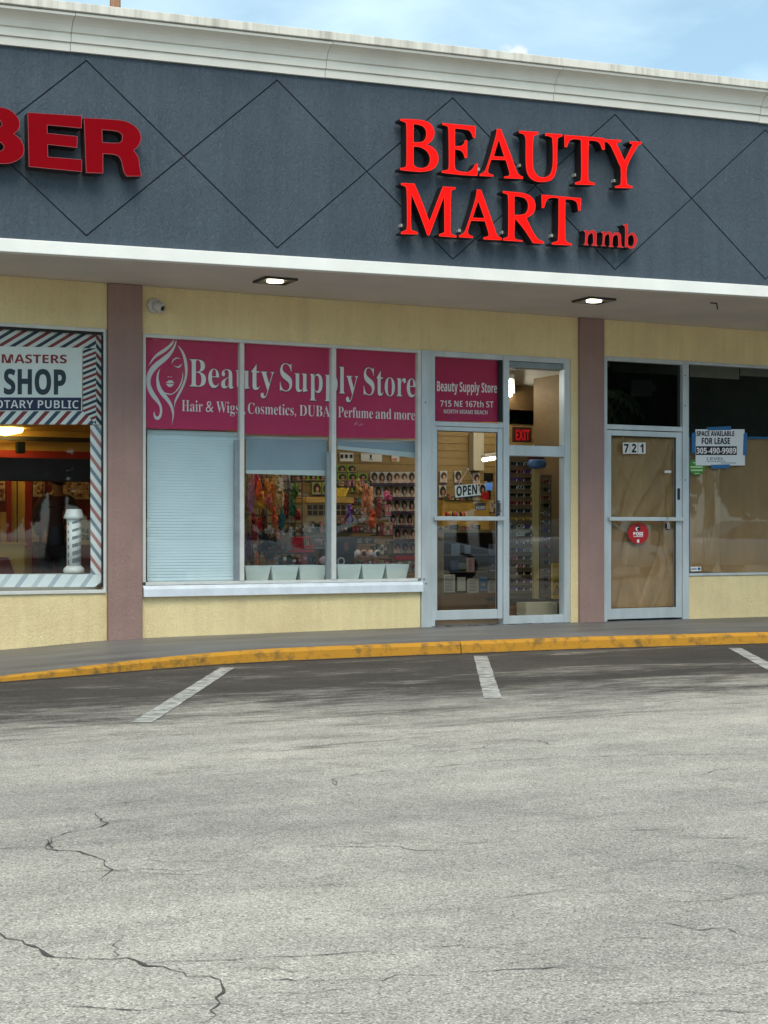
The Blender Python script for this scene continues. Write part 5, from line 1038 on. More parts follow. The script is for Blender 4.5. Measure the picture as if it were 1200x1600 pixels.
for a in ((387, 741, 800, 6, 2.3, 'pale olive', (148, 142, 104), 'pale olive hair bundle at the very edge of the middle pane'), (394, 740, 792, 5, 2.2, 'dusty pink', (196, 120, 130), 'dusty pink hair bundle hanging beside the olive one'), (401, 744, 772, 6, 2.1, 'magenta', (186, 36, 84), 'magenta hair bundle high on the rack'),
          (409, 744, 768, 5, 2.2, 'maroon', (104, 28, 34), 'maroon hair bundle between magenta and amber ones'), (416, 752, 790, 9, 2.2, 'amber', (214, 140, 34), 'long amber hair bundle in the middle of the rack'), (424, 757, 800, 9, 2.25, 'orange', (226, 126, 36), 'orange hair bundle beside the amber one'), (409, 772, 796, 9, 2.0, 'golden yellow', (226, 176, 52), 'golden yellow hair bundle below the maroon one'),
          (436, 762, 796, 10, 2.4, 'cream', (220, 196, 146), 'cream hair bundle under the white card'), (428, 797, 826, 8, 2.2, 'coral', (222, 90, 48), 'coral hair bundle below the orange one'), (418, 776, 792, 9, 1.9, 'salmon', (214, 104, 92), 'salmon hair bundle before the amber one'), (397, 806, 850, 6, 2.0, 'crimson', (150, 16, 34), 'long crimson hair bundle low on the rack'),
          (406, 812, 832, 9, 2.1, 'scarlet', (196, 26, 34), 'fat scarlet hair bundle beside the crimson one'), (447, 776, 812, 8, 2.6, 'brick red', (160, 44, 38), 'brick red hair bundle left of the green one'), (456, 782, 808, 9, 2.6, 'emerald', (30, 116, 78), 'emerald green hair bundle'), (465, 800, 813, 9, 2.6, 'ruby', (176, 32, 44), 'short ruby hair bundle right of the green one'),
          (401, 866, 884, 5, 1.8, 'tangerine', (226, 118, 30), 'tangerine hair bundle just above the first bin'), (394, 862, 884, 5, 1.9, 'dark wine', (84, 20, 30), 'dark wine hair bundle beside the tangerine one'), (387, 805, 884, 6, 2.4, 'khaki', (126, 122, 92), 'long khaki hair bundle below the pale olive one'),
          (571, 760, 806, 9, 2.6, 'peach', (214, 132, 96), 'peach hair bundle hanging over the grey table'), (580, 764, 800, 8, 2.6, 'light peach', (230, 170, 126), 'light peach hair bundle right of the peach one'), (582, 800, 826, 8, 2.5, 'flame', (216, 84, 30), 'flame orange hair bundle low over the grey table'), (391, 760, 806, 5, 2.1, 'lilac', (170, 120, 170), 'lilac hair bundle before the dusty pink one'), (405, 752, 786, 5, 2.0, 'hot orange', (230, 96, 30), 'hot orange hair bundle under the magenta one'), (431, 742, 764, 8, 2.3, 'straw', (210, 190, 120), 'straw hair bundle left of the white card'), (412, 798, 830, 7, 2.1, 'chestnut', (96, 48, 26), 'chestnut hair bundle below the salmon one'),
          (441, 800, 830, 7, 2.5, 'teal', (40, 110, 120), 'teal hair bundle low beside the brick red one'), (450, 746, 770, 8, 2.6, 'smoke', (150, 148, 140), 'smoke grey hair bundle right of the white card'), (388, 836, 876, 5, 2.0, 'plum', (84, 40, 84), 'plum hair bundle low at the pane edge'), (434, 832, 862, 7, 2.2, 'rust', (160, 74, 36), 'rust hair bundle above the low packets'), (461, 756, 780, 6, 2.7, 'leaf', (90, 140, 50), 'leaf green hair bundle near the pale green wigs'),
          (560, 752, 776, 6, 2.6, 'honey', (214, 170, 90), 'honey hair bundle left of the peach one'), (592, 782, 812, 7, 2.6, 'rosewood', (140, 60, 60), 'rosewood hair bundle right of the light peach one'), (546, 792, 822, 8, 2.6, 'violet', (110, 70, 150), 'violet hair bundle over the grey table'),
          (604, 772, 784, 14, 2.7, 'candy pink', (214, 96, 140), 'candy pink puff hanging before the wig wall')):
    hang(*a[:7], label=a[7])
mb = MB(); wbox(mb, 434, 746, 442, 763, 2.3, 0.01); tag(mb.build('hanging_card', paper), 'white card hanging crooked among the hair bundles', 'card')
t = thing('wire_rack', 'dark wire rack from which the bright hair bundles hang', 'rack', W(415, 740, 2.5))
mb = MB(); X_0, X_1, Z0, Z1 = wrect(383, 738, 472, 885, 2.5)
for k in range(9): mb.tube([(X_0 + (X_1 - X_0) * k / 8, 2.5, Z0), (X_0 + (X_1 - X_0) * k / 8, 2.5, Z1)], 0.006, 5)
mb.build('uprights', dark, t); mb = MB()
for k in range(12): mb.tube([(X_0, 2.51, Z0 + (Z1 - Z0) * k / 11), (X_1, 2.51, Z0 + (Z1 - Z0) * k / 11)], 0.005, 5)
mb.build('cross_wires', dark, t)
for i, (x, y, r, nm_, rgb) in enumerate(((410, 838, 0.05, 'navy', (36, 44, 62)), (421, 829, 0.055, 'white', (200, 192, 190)), (419, 846, 0.07, 'black', (26, 24, 26)), (430, 848, 0.06, 'charcoal', (52, 50, 52)), (412, 856, 0.065, 'jet', (20, 20, 22)), (424, 868, 0.075, 'shaggy grey', (88, 82, 74)))):
    rnd = random.Random(i); c = W(x, y, 1.7); mb = MB()
    for k in range(70):
        v = Vector((rnd.gauss(0, 1), rnd.gauss(0, 1), rnd.gauss(0, 1))).normalized(); u = v.orthogonal().normalized() * r * 0.22
        mb.add([c + v * r * 0.2 - u, c + v * r * 0.2 + u, c + v * r * rnd.uniform(0.9, 1.25) + u * 0.6, c + v * r * rnd.uniform(0.9, 1.2) - u * 0.6], [(0, 1, 2, 3)])
    tag(mb.build('hair_puff', M('puff_' + nm_.replace(' ', '_'), rgb, 0.8, vary=0.3, vscale=30)), '%s hair puff in the clump over the first bin' % nm_, 'hair puff', 'hair puffs low on the rack')
# baskets
def basket(x0, y0, x1, y1, d, rgb, nm_, label):
    X_0, X_1, Z0, Z1 = wrect(x0, y0, x1, y1, d); t = thing('shopping_basket', label, 'basket', ((X_0 + X_1) / 2, d, Z0)); m_ = M('basket_' + nm_, rgb, 0.5)
    MB().box(X_0, X_1, d, d + 0.25, Z0, Z0 + 0.02).box(X_0 - 0.01, X_1 + 0.01, d - 0.01, d + 0.01, Z1 - 0.03, Z1).box(X_0 - 0.01, X_1 + 0.01, d + 0.24, d + 0.26, Z1 - 0.03, Z1).build('rim', m_, t)
    mb = MB(); n = 14
    for k in range(n): x = X_0 + (X_1 - X_0) * k / (n - 1); mb.box(x - 0.004, x + 0.004, d, d + 0.006, Z0 + 0.021, Z1 - 0.031); mb.box(x - 0.004, x + 0.004, d + 0.244, d + 0.25, Z0 + 0.021, Z1 - 0.031)
    mb.build('side_bars', m_, t)
    MB().tube([(X_0, d + 0.1, Z1), (X_0 + 0.03, d + 0.05, Z1 + 0.09), (X_1 - 0.03, d + 0.05, Z1 + 0.09), (X_1, d + 0.1, Z1)], 0.009, 6).build('handle', m_, t)
basket(459, 852, 490, 863, 1.9, (196, 24, 44), 'red', 'red plastic shopping basket on the floor shelf behind the middle pane')
basket(478, 836, 512, 858, 2.2, (120, 124, 128), 'grey', 'grey wire basket beyond the red one')
mb = MB(); wbox(mb, 459, 839, 473, 851, 2.0, 0.2); tag(mb.build('red_crate', M('crate_red', (176, 22, 44), 0.5, vary=0.1)), 'solid red crate standing in the red basket stack', 'crate')
mb = MB(); wbox(mb, 448, 838, 456, 864, 2.1, 0.12); tag(mb.build('teal_box', M('grey_green', (112, 136, 128), 0.6, vary=0.15)), 'tall grey-green box left of the red crate', 'box')
mb = MB(); c = W(506, 876, 1.3); mb.ball(c, (0.06, 0.05, 0.05), 12, 8); tag(mb.build('fabric_bundle', M('lilac_fabric', (186, 160, 170), 0.8, vary=0.3, vscale=30, bump=0.6, bscale=40), smooth=True), 'crumpled lilac fabric bundle above the third bin', 'fabric')
for i in range(9):
    a = W(528 + i * 1.3, 776, 3.1); b = W(527 + i * 1.9 + (i % 3), 762 + (i % 2) * 2, 3.1 + 0.02 * (i % 3)); mb = MB(); mb.tube([a, b], 0.011, 6)
    tag(mb.build('yellow_comb', M('comb_yellow', (222, 188, 52), 0.5, vary=0.15)), 'thin yellow comb, %s in the fan on the counter top' % ORD[i], 'comb', 'fan of yellow combs on the counter')
# white bins on the window ledge
bin_m = M('white_bin_plastic', (206, 220, 224), 0.45, vary=0.04, vscale=4)
for i, (x0, x1, y0, y1) in enumerate(((383, 423.5, 884.5, 907), (424, 467, 884, 906.5), (467.5, 511, 883.5, 906), (527, 565, 882.5, 904), (565.8, 602.5, 882.2, 903.6), (603.3, 639.5, 881.8, 903.2))):
    X_0, X_1, Z0, Z1 = wrect(x0, y0, x1, y1, 0.25); Z0 = 0.601; k = 0.035; t_ = 0.006; mb = MB(); D0, D1 = 0.25, 0.55
    o_ = [(X_0 + k, D0 + 0.03, Z0), (X_1 - k, D0 + 0.03, Z0), (X_1 - k, D1, Z0), (X_0 + k, D1, Z0), (X_0, D0, Z1), (X_1, D0, Z1), (X_1, D1 + 0.03, Z1), (X_0, D1 + 0.03, Z1)]
    i_ = [(X_0 + k + t_, D0 + 0.036, Z0 + t_), (X_1 - k - t_, D0 + 0.036, Z0 + t_), (X_1 - k - t_, D1 - t_, Z0 + t_), (X_0 + k + t_, D1 - t_, Z0 + t_), (X_0 + t_, D0 + t_, Z1), (X_1 - t_, D0 + t_, Z1), (X_1 - t_, D1 + 0.024, Z1), (X_0 + t_, D1 + 0.024, Z1)]
    mb.add(o_ + i_, [(0, 3, 2, 1), (0, 1, 5, 4), (1, 2, 6, 5), (2, 3, 7, 6), (3, 0, 4, 7), (8, 9, 10, 11), (8, 12, 13, 9), (9, 13, 14, 10), (10, 14, 15, 11), (11, 15, 12, 8), (4, 5, 13, 12), (5, 6, 14, 13), (6, 7, 15, 14), (7, 4, 12, 15)])
    tag(mb.build('storage_bin', bin_m), 'white tapered bin on the window ledge, %s of three in the %s pane' % (ORD[i % 3], 'middle' if i < 3 else 'narrow lettered'), 'bin', 'white bins along the window ledge')
# ---- sunglasses stand behind the side pane
X_0, X_1, Z0, Z1 = wrect(797, 706, 834, 935, 1.05)
t = thing('sunglasses_stand', 'tall sunglasses stand with tan post behind the side pane', 'display stand', ((X_0 + X_1) / 2, 1.1, 0.106))
MB().box(X_0 - 0.1, X_1, 1.1, 1.14, Z0, Z1).build('panel', M('stand_brown', (122, 102, 78), 0.6, vary=0.2, vscale=6), t)
mb = MB(); wbox(mb, 834.5, 732, 842, 936, 0.98, 0.05); mb.build('post', M('tan_post', (196, 170, 116), 0.6, vary=0.06), t)
mb = MB()
for k in range(17): wbox(mb, 797, 717.5 + k * 13, 834, 718.6 + k * 13, 1.06, 0.03)
mb.build('rails', M('rail_tan', (146, 120, 84), 0.5), t)
mb = MB(); wbox(mb, 845, 742, 862, 932, 1.02, 0.02); mb.build('side_panel', MATS['stand_brown'], t)
SG = [('black', (18, 18, 20)), ('brown', (70, 44, 30)), ('silver', (150, 150, 152)), ('red', (164, 30, 36)), ('gold', (190, 142, 40)), ('purple', (92, 50, 120)), ('pale grey', (190, 188, 184)), ('navy', (30, 38, 66)), ('pink', (190, 90, 110))]
lens_m = M('dark_lens', (14, 14, 16), 0.12, vary=0)
def glasses_proto(i):
    n_, c_ = SG[i]; t = thing('sunglasses', 'x', 'sunglasses', (0, 0, 0), 'sunglasses on the stand'); m_ = M('glasses_' + n_.replace(' ', '_'), c_, 0.3, 0.2 if i in (2, 4) else 0)
    mb = MB()
    for s_ in (-1, 1): mb.prism([ell(s_ * 0.034, 0, 0.031, 0.025, -0.004, 16), ell(s_ * 0.034, 0, 0.025, 0.019, -0.004, 16)], (0, 0.006, 0)); mb.box(s_ * 0.0665 - 0.003, s_ * 0.0665 + 0.003, 0.0, 0.05, 0.005, 0.013)
    mb.box(-0.006, 0.006, -0.003, 0.001, 0.004, 0.009); mb.build('frame', m_, t)
    mb = MB()
    for s_ in (-1, 1): mb.prism([ell(s_ * 0.034, 0, 0.0248, 0.0188, 0.0, 14)], (0, 0.001, 0))
    mb.build('lenses', lens_m if i not in (4, 5) else m_, t)
    MB().box(0.052, 0.068, -0.008, -0.005, -0.03, 0.004).build('price_tag', paper, t); return t
gp = [glasses_proto(i) for i in range(9)]; gu = set()
rnd = random.Random(21)
for r in range(17):
    row_c = rnd.choice((0, 0, 1, 2, 6, 7))
    if r == 5: row_c = 3
    if r in (7, 8): row_c = 4
    for cidx, x in enumerate((802.5, 813.7, 825)):
        i = row_c if r in (5, 7) else rnd.choice((0, 0, 0, 1, 2, 6, 7, 8, 5, row_c)); loc = W(x, 724.5 + r * 12.2, 1.0)
        lab = '%s sunglasses, %s in the %s row of the tall stand' % (SG[i][0], ORD[cidx], ORD[r])
        if i in gu: o = dup(gp[i], loc, lab)
        else: o = gp[i]; o.location = loc; o['label'] = lab; gu.add(i)
        o.scale = (0.62, 1, 0.85)
for r in range(14):
    i = (3, 0, 3, 0, 6, 2, 5, 5, 3, 3, 7, 2, 7, 1)[r]; loc = W(853.5, 752 + r * 12.6, 0.97); lab = '%s sunglasses, %s from the top beside the tan post' % (SG[i][0], ORD[r])
    if i in gu: o = dup(gp[i], loc, lab)
    else: o = gp[i]; o.location = loc; o['label'] = lab; gu.add(i)
    o.scale = (0.8, 1, 1.0); o.rotation_euler = (0, 0, R(20))
for i, p in enumerate(gp):
    if i not in gu:
        for ch in list(p.children): bpy.data.objects.remove(ch)
        bpy.data.objects.remove(p)
    elif p.location.length < 0.01: pass
mb = MB(); c0, c1 = W(826, 725, 0.9), W(852, 725, 0.9); mb.tube([c0, c0.lerp(c1, 0.1), c0.lerp(c1, 0.5), c0.lerp(c1, 0.9), c1], [0.03, 0.055, 0.06, 0.055, 0.03], 12)
t = tag(mb.build('plastic_pack', M('blue_pack', (78, 112, 160), 0.3, vary=0.3, vscale=16), smooth=True), 'blue wrapped pack hanging at the top of the tan post', 'pack')
mb = MB(); wbox(mb, 825, 714, 851, 718.5, 0.92, 0.01); tag(mb.build('header_card', M('header_maroon', (92, 38, 40), 0.5)), 'narrow maroon header card above the blue pack', 'card')
X_0, X_1, Z0, Z1 = wrect(862.5, 880, 879, 936, 0.62)
t = thing('floor_sign', 'yellow wet floor caution board leaning on the brown partition', 'floor sign', (X_0, 0.62, Z0))
MB().box(X_0, X_1, 0.62, 0.64, Z0, Z1).build('board', M('caution_yellow', (206, 160, 46), 0.5, vary=0.08), t, bevel=0.008)
text('lettering', 'Wet Floor', (864, 911), (876.5, 911), 4.2, 4.2, ink, t, 'bold', 0.617)
mb = MB(); mb.prism([[W(870.5, 914.5, 0.617), W(877, 929, 0.617), W(864, 929, 0.617)], [W(870.5, 917, 0.617), W(875.4, 928, 0.617), W(865.6, 928, 0.617)]], (0, 0.002, 0)); mb.tube([W(869, 926, 0.616), W(871, 922, 0.616), W(873.5, 926.5, 0.616)], 0.006, 5); mb.build('triangle', ink, t)
X_0, X_1, Z0, Z1 = wrect(796, 937, 874, 940.5, 0.75)
t = thing('plinth', 'low dark topped plinth under the sunglasses stand', 'plinth', ((X_0 + X_1) / 2, 1.0, 0.106))
MB().box(X_0, X_1, 0.75, 1.3, Z0, Z1).build('top', black, t); MB().box(X_0 + 0.02, X_1 - 0.02, 0.8, 1.28, 0.107, Z0 - 0.001).build('body', oak_d, t)
X_0, X_1, Z0, Z1 = wrect(822, 941.5, 871, 962, 0.5)
mb = MB(); mb.box(X_0, X_1, 0.5, 0.72, 0.107, Z1); tag(mb.build('cardboard_box', M('pale_cardboard', (176, 164, 140), 0.7, vary=0.06), bevel=0.004), 'pale cardboard box on the floor before the plinth', 'box')
t = thing('exit_sign', 'lit red exit sign high behind the upper side pane', 'exit sign', W(816, 680, 2.0))
mb = MB(); wbox(mb, 803.5, 667.5, 830.5, 691, 2.0, 0.05); mb.build('housing', M('exit_housing', (60, 20, 20), 0.5), t)
text('lettering', 'EXIT', (806, 688), (827.5, 688), 16.5, 16.5, M('lit_red_letters', (190, 20, 30), 0.4, vary=0, emit=0.28), t, 'bold', 1.996)
# ---- dark vacant unit
part(MB().box(10.402, 19.7, 0.242, 1.69, -0.05, 0.1).box(10.402, 19.7, 0.242, 1.69, 3.3, 3.4), 'vacant_floor', dark)
part(MB().box(10.402, 19.7, 1.6, 1.69, 0.101, 3.299).box(9.76, 10.46, 0.301, 0.35, 0.101, 3.299), 'vacant_wall', M('vacant_dark', (40, 40, 42), 0.8, vary=0.2))
mb = MB(); xv = wx(1077.5, 0.5)
for a, b in ((1078, 1155), (1157, 1300)): wbox(mb, a, 570, b, 590.5, 0.5, 0.03)
part(mb, 'ceiling_panels', M('dusty_panel', (128, 126, 118), 0.8, vary=0.12)); mb = MB(); wbox(mb, 949, 566, 1066, 583, 0.45, 0.03); part(mb, 'ceiling_panels', MATS['dusty_panel'])
mb = MB(); wquad(mb, [(986, 593), (1019, 593.5), (1019, 600), (1025, 601), (1025, 611), (1019, 612), (1019, 619), (986, 619)], 0.06, 0.002)
tag(mb.build('back_of_notice', M('notice_back', (104, 98, 104), 0.7, vary=0.05)), 'back of a grey paper notice taped inside the dark transom pane', 'notice')
# ---- barber shop interior
bred = M('barber_red_paint', (146, 36, 36), 0.6, vary=0.08); byel = M('barber_yellow_paint', (222, 184, 104), 0.7, vary=0.05); bdk = M('barber_dark_band', (52, 48, 52), 0.6, vary=0.1); bwood = M('barber_red_wood', (120, 30, 24), 0.45, vary=0.14, stretch=(3, 1, 0.5))
part(MB().box(-2.4, 5.4, 0.302, 4.0, -0.05, 0.1), 'barber_floor', dark)
part(MB().box(-2.4, 5.4, 0.302, 4.0, 2.40, 2.5), 'barber_ceiling', M('barber_ceiling_paint', (224, 186, 110), 0.7, vary=0.05))
part(MB().box(-2.5, -2.4, 0.302, 4.0, -0.05, 3.3).box(5.401, 5.499, 0.302, 4.0, -0.05, 3.3), 'barber_side_wall', byel)
part(MB().box(-2.4, 5.4, 4.0, 4.1, -0.05, 3.149), 'barber_back_wall', byel)
DW = 3.9
def bband(x0, y0, x1, y1, m_, nm_, d=DW, t_=0.05): mb = MB(); wbox(mb, x0, y0, x1, y1, d, t_); return part(mb, nm_, m_)
bband(-60, 682, 160, 688.5, bdk, 'crown_moulding', DW - 0.06, 0.1)
bband(-60, 704, 160, 720, bred, 'red_wall_band')
bband(51, 721, 160, 905, M('barber_maroon', (112, 26, 28), 0.6, vary=0.12), 'maroon_wall_panel')
bband(-60, 721, 17, 905, M('barber_brown', (110, 44, 32), 0.6, vary=0.12), 'brown_wall_panel')
bband(10, 748, 18, 852, bred, 'red_post', DW - 0.03, 0.06); bband(40.5, 748, 50, 857, bred, 'red_post', DW - 0.03, 0.06)
bband(26.3, 748, 28, 852, bdk, 'door_gap', DW - 0.01, 0.02)
for x0, y0, x1, y1, m_, lab in ((1, 800, 10, 848, M('cream_board', (186, 150, 96), 0.6), 'cream notice board beside the red post'), (50.5, 823, 61, 848, MATS['cream_board'], 'small cream switch panel on the maroon wall')):
    mb = MB(); wbox(mb, x0, y0, x1, y1, DW - 0.04, 0.02); tag(mb.build('notice_board', m_), lab, 'notice board')
mb = MB(); mb.box(0.6, 5.399, 1.2, 1.5, wz(751, 70, 1.2), wz(716, 70, 1.2)); tag(mb.build('dark_pelmet', M('pelmet_purple_black', (44, 34, 42), 0.7, vary=0.12)), 'wide dark pelmet crossing the barber shop below the red wall band', 'pelmet')
mb = MB(); wbox(mb, 27, 690, 40, 708, 2.2, 0.1); tag(mb.build('wall_speaker', M('dull_green_box', (84, 84, 60), 0.6), bevel=0.01), 'small dull green speaker box below the yellow ceiling', 'speaker')
for x0, y0, x1, y1, lab, sd in ((-2, 752, 8, 782, 'crowded white picture at the photo edge of the barber wall', 1), (52, 752, 70, 776, 'crumpled white picture on the maroon barber wall', 2), (95, 752, 140, 780, 'wide pale lettered poster above the barber seats', 3)):
    mb = MB(); wbox(mb, x0, y0, x1, y1, DW - 0.03, 0.01); t = tag(mb.build('wall_picture', M('picture_pale_%d' % sd, (186, 160, 130), 0.6, vary=0.55, vscale=16, detail=3)), lab, 'picture')
    rnd = random.Random(sd); mb = MB()
    for k in range(12): x = rnd.uniform(x0 + 1, x1 - 4); y = rnd.uniform(y0 + 2, y1 - 6); wbox(mb, x, y, x + rnd.uniform(1.5, 4), y + rnd.uniform(1.5, 4.5), DW - 0.034 - 0.0004 * k, 0.002)
    mb.build('print', M('picture_red', (120, 44, 40), 0.6), t)
mb = MB(); wbox(mb, 127, 812, 150, 851, 1.0, 0.006); t = tag(mb.build('phone_poster', M('beige_poster', (176, 146, 110), 0.6, vary=0.06)), 'beige poster with black phone digits behind the striped window edge', 'poster')
text('digits', '94', (127.8, 834), (139, 834), 8, 8, ink, t, 'bold', 0.995, 0.01); text('digits', '78', (127.8, 844), (139, 844), 8, 8, ink, t, 'bold', 0.995, 0.01)
t = thing('barber_lamp', 'round glowing yellow ceiling lamp in the barber shop', 'ceiling lamp', G(8, 669, 2.399))
c = G(8, 669, 2.399); MB().lathe([(0.22, 0), (0.2, -0.05), (0.02, -0.09)], c, 20).build('diffuser', M('lit_yellow_lamp', (255, 214, 110), 0.5, vary=0, emit=9.0), t, smooth=True)
for q in ((2.2, 1.0), (3.2, 2.4)):
    t = thing('barber_lamp', 'round barber ceiling lamp %s' % ('over the window side' if q[1] < 2 else 'over the back seats'), 'ceiling lamp', (q[0], q[1], 2.399)); MB().lathe([(0.16, 0), (0.14, -0.04), (0.02, -0.06)], (q[0], q[1], 2.399), 18).build('diffuser', MATS['lit_yellow_lamp'], t, smooth=True)
# red sofa and counter low at the left, side cabinet
X_0, X_1, Z0, Z1 = wrect(-40, 852, 38, 862, 3.0)
t = thing('barber_cabinet', 'cream cabinet along the barber shop back wall', 'cabinet', (X_1, 3.3, 0.1)); MB().box(X_0, X_1, 3.0, 3.8, 0.101, Z1).build('body', byel, t); MB().box(X_0, X_1 + 0.02, 2.98, 3.8, Z1 + 0.001, Z1 + 0.03).build('top', oak, t)
c = W(22, 885, 1.6); t = thing('waiting_chair', 'dark red waiting chair low in the barber window', 'chair', (c.x, 1.6, 0.1))
MB().box(c.x - 0.5, c.x + 0.14, 1.4, 2.0, 0.3, 0.5).build('seat', M('red_leather', (120, 28, 26), 0.35, vary=0.1), t, bevel=0.03)
mb = MB(); mb.prism([[(c.x - 0.5, 1.95, 0.51), (c.x + 0.16, 1.95, 0.51), (c.x + 0.02, 1.95, 0.88), (c.x - 0.44, 1.95, 0.9)]], (0, 0.12, 0)); mb.build('backrest', MATS['red_leather'], t, bevel=0.02)
for dx in (-0.46, 0.06):
    for dy in (1.45, 1.92): MB().box(c.x + dx, c.x + dx + 0.04, dy, dy + 0.04, 0.101, 0.299).build('leg', black, t)
def skin_body(name, joints, edges, radii, mat, parent, sub=2):
    me = bpy.data.meshes.new(name); me.from_pydata(joints, edges, []); me.materials.append(mat)
    o = bpy.data.objects.new(name, me); COL.objects.link(o); o.modifiers.new('skin', 'SKIN'); me.skin_vertices.new() if not me.skin_vertices else None
    for i, r in enumerate(radii): me.skin_vertices[0].data[i].radius = r if isinstance(r, tuple) else (r, r)
    me.skin_vertices[0].data[0].use_root = True
    sb = o.modifiers.new('smooth', 'SUBSURF'); sb.levels = sb.render_levels = sub
    dg = bpy.context.evaluated_depsgraph_get(); m2 = bpy.data.meshes.new_from_object(o.evaluated_get(dg)); bpy.data.objects.remove(o)
    m2.name = name
    if not m2.materials: m2.materials.append(mat)
    for p in m2.polygons: p.use_smooth = True
    r = bpy.data.objects.new(name, m2); COL.objects.link(r); adopt(r, parent); return r
pc = W(84, 900, 2.5); pz = 0.101; P_ = lambda x, y, z: (pc.x + x, 2.5 + y, pz + z)
t = thing('person', 'person in dark top and black trousers standing turned away inside the barber shop', 'person', (pc.x, 2.5, pz))
skin_p = M('person_skin', (150, 104, 78), 0.6, vary=0.06)
J = [P_(0, 0, 0.93), P_(0.01, 0, 1.12), P_(0.03, -0.01, 1.32), P_(0.04, 0, 1.43), P_(0.045, 0.01, 1.5), P_(0.05, 0.02, 1.58), P_(0.05, 0.02, 1.68),
     P_(-0.14, 0, 1.39), P_(-0.21, 0.05, 1.14), P_(-0.12, 0.24, 1.05), P_(-0.07, 0.31, 1.05), P_(0.22, 0, 1.39), P_(0.29, 0.06, 1.14), P_(0.2, 0.26, 1.08), P_(0.15, 0.33, 1.08),
     P_(-0.09, 0, 0.86), P_(-0.11, -0.01, 0.48), P_(-0.11, 0.03, 0.07), P_(-0.11, -0.0, 0.03), P_(-0.12, 0.16, 0.03), P_(0.09, 0, 0.86), P_(0.11, 0.02, 0.48), P_(0.12, 0.05, 0.07), P_(0.12, 0.03, 0.03), P_(0.13, 0.19, 0.03)]
Eg = [(0, 1), (1, 2), (2, 3), (3, 4), (4, 5), (5, 6), (3, 7), (7, 8), (8, 9), (9, 10), (3, 11), (11, 12), (12, 13), (13, 14), (0, 15), (15, 16), (16, 17), (17, 18), (18, 19), (0, 20), (20, 21), (21, 22), (22, 23), (23, 24)]
Rd = [(0.15, 0.11), (0.14, 0.1), (0.16, 0.11), (0.09, 0.08), 0.055, (0.078, 0.095), (0.075, 0.09), 0.06, 0.045, 0.035, 0.03, 0.06, 0.045, 0.035, 0.03, 0.085, 0.06, 0.045, 0.045, 0.035, 0.085, 0.06, 0.045, 0.045, 0.035]
skin_body('body', J, Eg, Rd, skin_p, t)
gr = lambda r, k=1.12, a=0.008: tuple(v * k + a for v in (r if isinstance(r, tuple) else (r, r)))
ti = [1, 0, 2, 3, 7, 8, 9, 11, 12, 13]; te = [(0, 1), (0, 2), (2, 3), (3, 4), (4, 5), (3, 7), (7, 8)]
skin_body('shirt', [J[i] for i in ti], te, [gr(Rd[i]) for i in ti], M('maroon_shirt', (60, 18, 24), 0.8, vary=0.2, vscale=8), t)
skin_body('apron', [P_(0.03, -0.035, 1.2), P_(0.0, -0.035, 0.98), P_(0.0, -0.03, 0.85)], [(0, 1), (1, 2)], [(0.15, 0.1), (0.17, 0.12), (0.17, 0.12)], M('navy_apron', (24, 30, 50), 0.7, vary=0.25, vscale=8), t)
ti = [0, 15, 16, 17, 20, 21, 22]
skin_body('trousers', [J[i] for i in ti], [(0, 1), (1, 2), (2, 3), (0, 4), (4, 5), (5, 6)], [gr(Rd[i], 1.16, 0.01) for i in ti], M('black_trousers', (22, 22, 26), 0.8, vary=0.2), t)
mb = MB(); mb.ball(P_(0.05, 0.0, 1.665), (0.088, 0.102, 0.105), 14, 10); mb.build('hair', hair, t, smooth=True)
for sx in (-1, 1): MB().ball(P_(0.05 + sx * 0.088, 0.02, 1.61), (0.014, 0.024, 0.032), 8, 6).build('ear', skin_p, t, smooth=True)
for sx, i in ((-1, 10), (1, 14)):
    b_ = Vector(J[i])
    for k in range(4): MB().tube([b_ + Vector(((k - 1.5) * 0.016, 0.0, 0)), b_ + Vector(((k - 1.5) * 0.017, 0.045, 0.003)), b_ + Vector(((k - 1.5) * 0.016, 0.075 - abs(k - 1.3) * 0.008, -0.015))], [0.01, 0.009, 0.006], 6).build('finger', skin_p, t, smooth=True)
    MB().tube([b_ + Vector((-sx * 0.02, -0.02, 0)), b_ + Vector((-sx * 0.05, 0.02, 0)), b_ + Vector((-sx * 0.055, 0.045, 0))], [0.011, 0.01, 0.007], 6).build('thumb', skin_p, t, smooth=True)
# white barber pole standing in the window
bx, bd = W(115.5, 850, 0.3).x, 0.3
z_ = lambda py: wz(py, 115, bd); px_ = (wx(116, bd) - wx(115, bd))
t = thing('barber_pole', 'white barber pole with dark spiral dashes standing inside the striped window', 'barber pole', (bx, bd, z_(896)))
MB().lathe([(14.5 * px_, 0), (16.5 * px_, 0.025), (15.5 * px_, 0.05), (11.5 * px_, 0.075)], (bx, bd, z_(896)), 24).build('base', M('pole_white', (228, 232, 234), 0.4, vary=0.03), t, smooth=True)
MB().lathe([(11 * px_, 0), (11 * px_, z_(808) - z_(886))], (bx, bd, z_(886) - 0.002), 24).build('column', MATS['pole_white'], t, smooth=True)
MB().lathe([(11.5 * px_, 0), (16 * px_, 0.005), (15 * px_, 0.03), (11.5 * px_, z_(796) - z_(811)), (11 * px_, z_(795.5) - z_(811))], (bx, bd, z_(811)), 24).build('cap', MATS['pole_white'], t, smooth=True)
mb = MB()
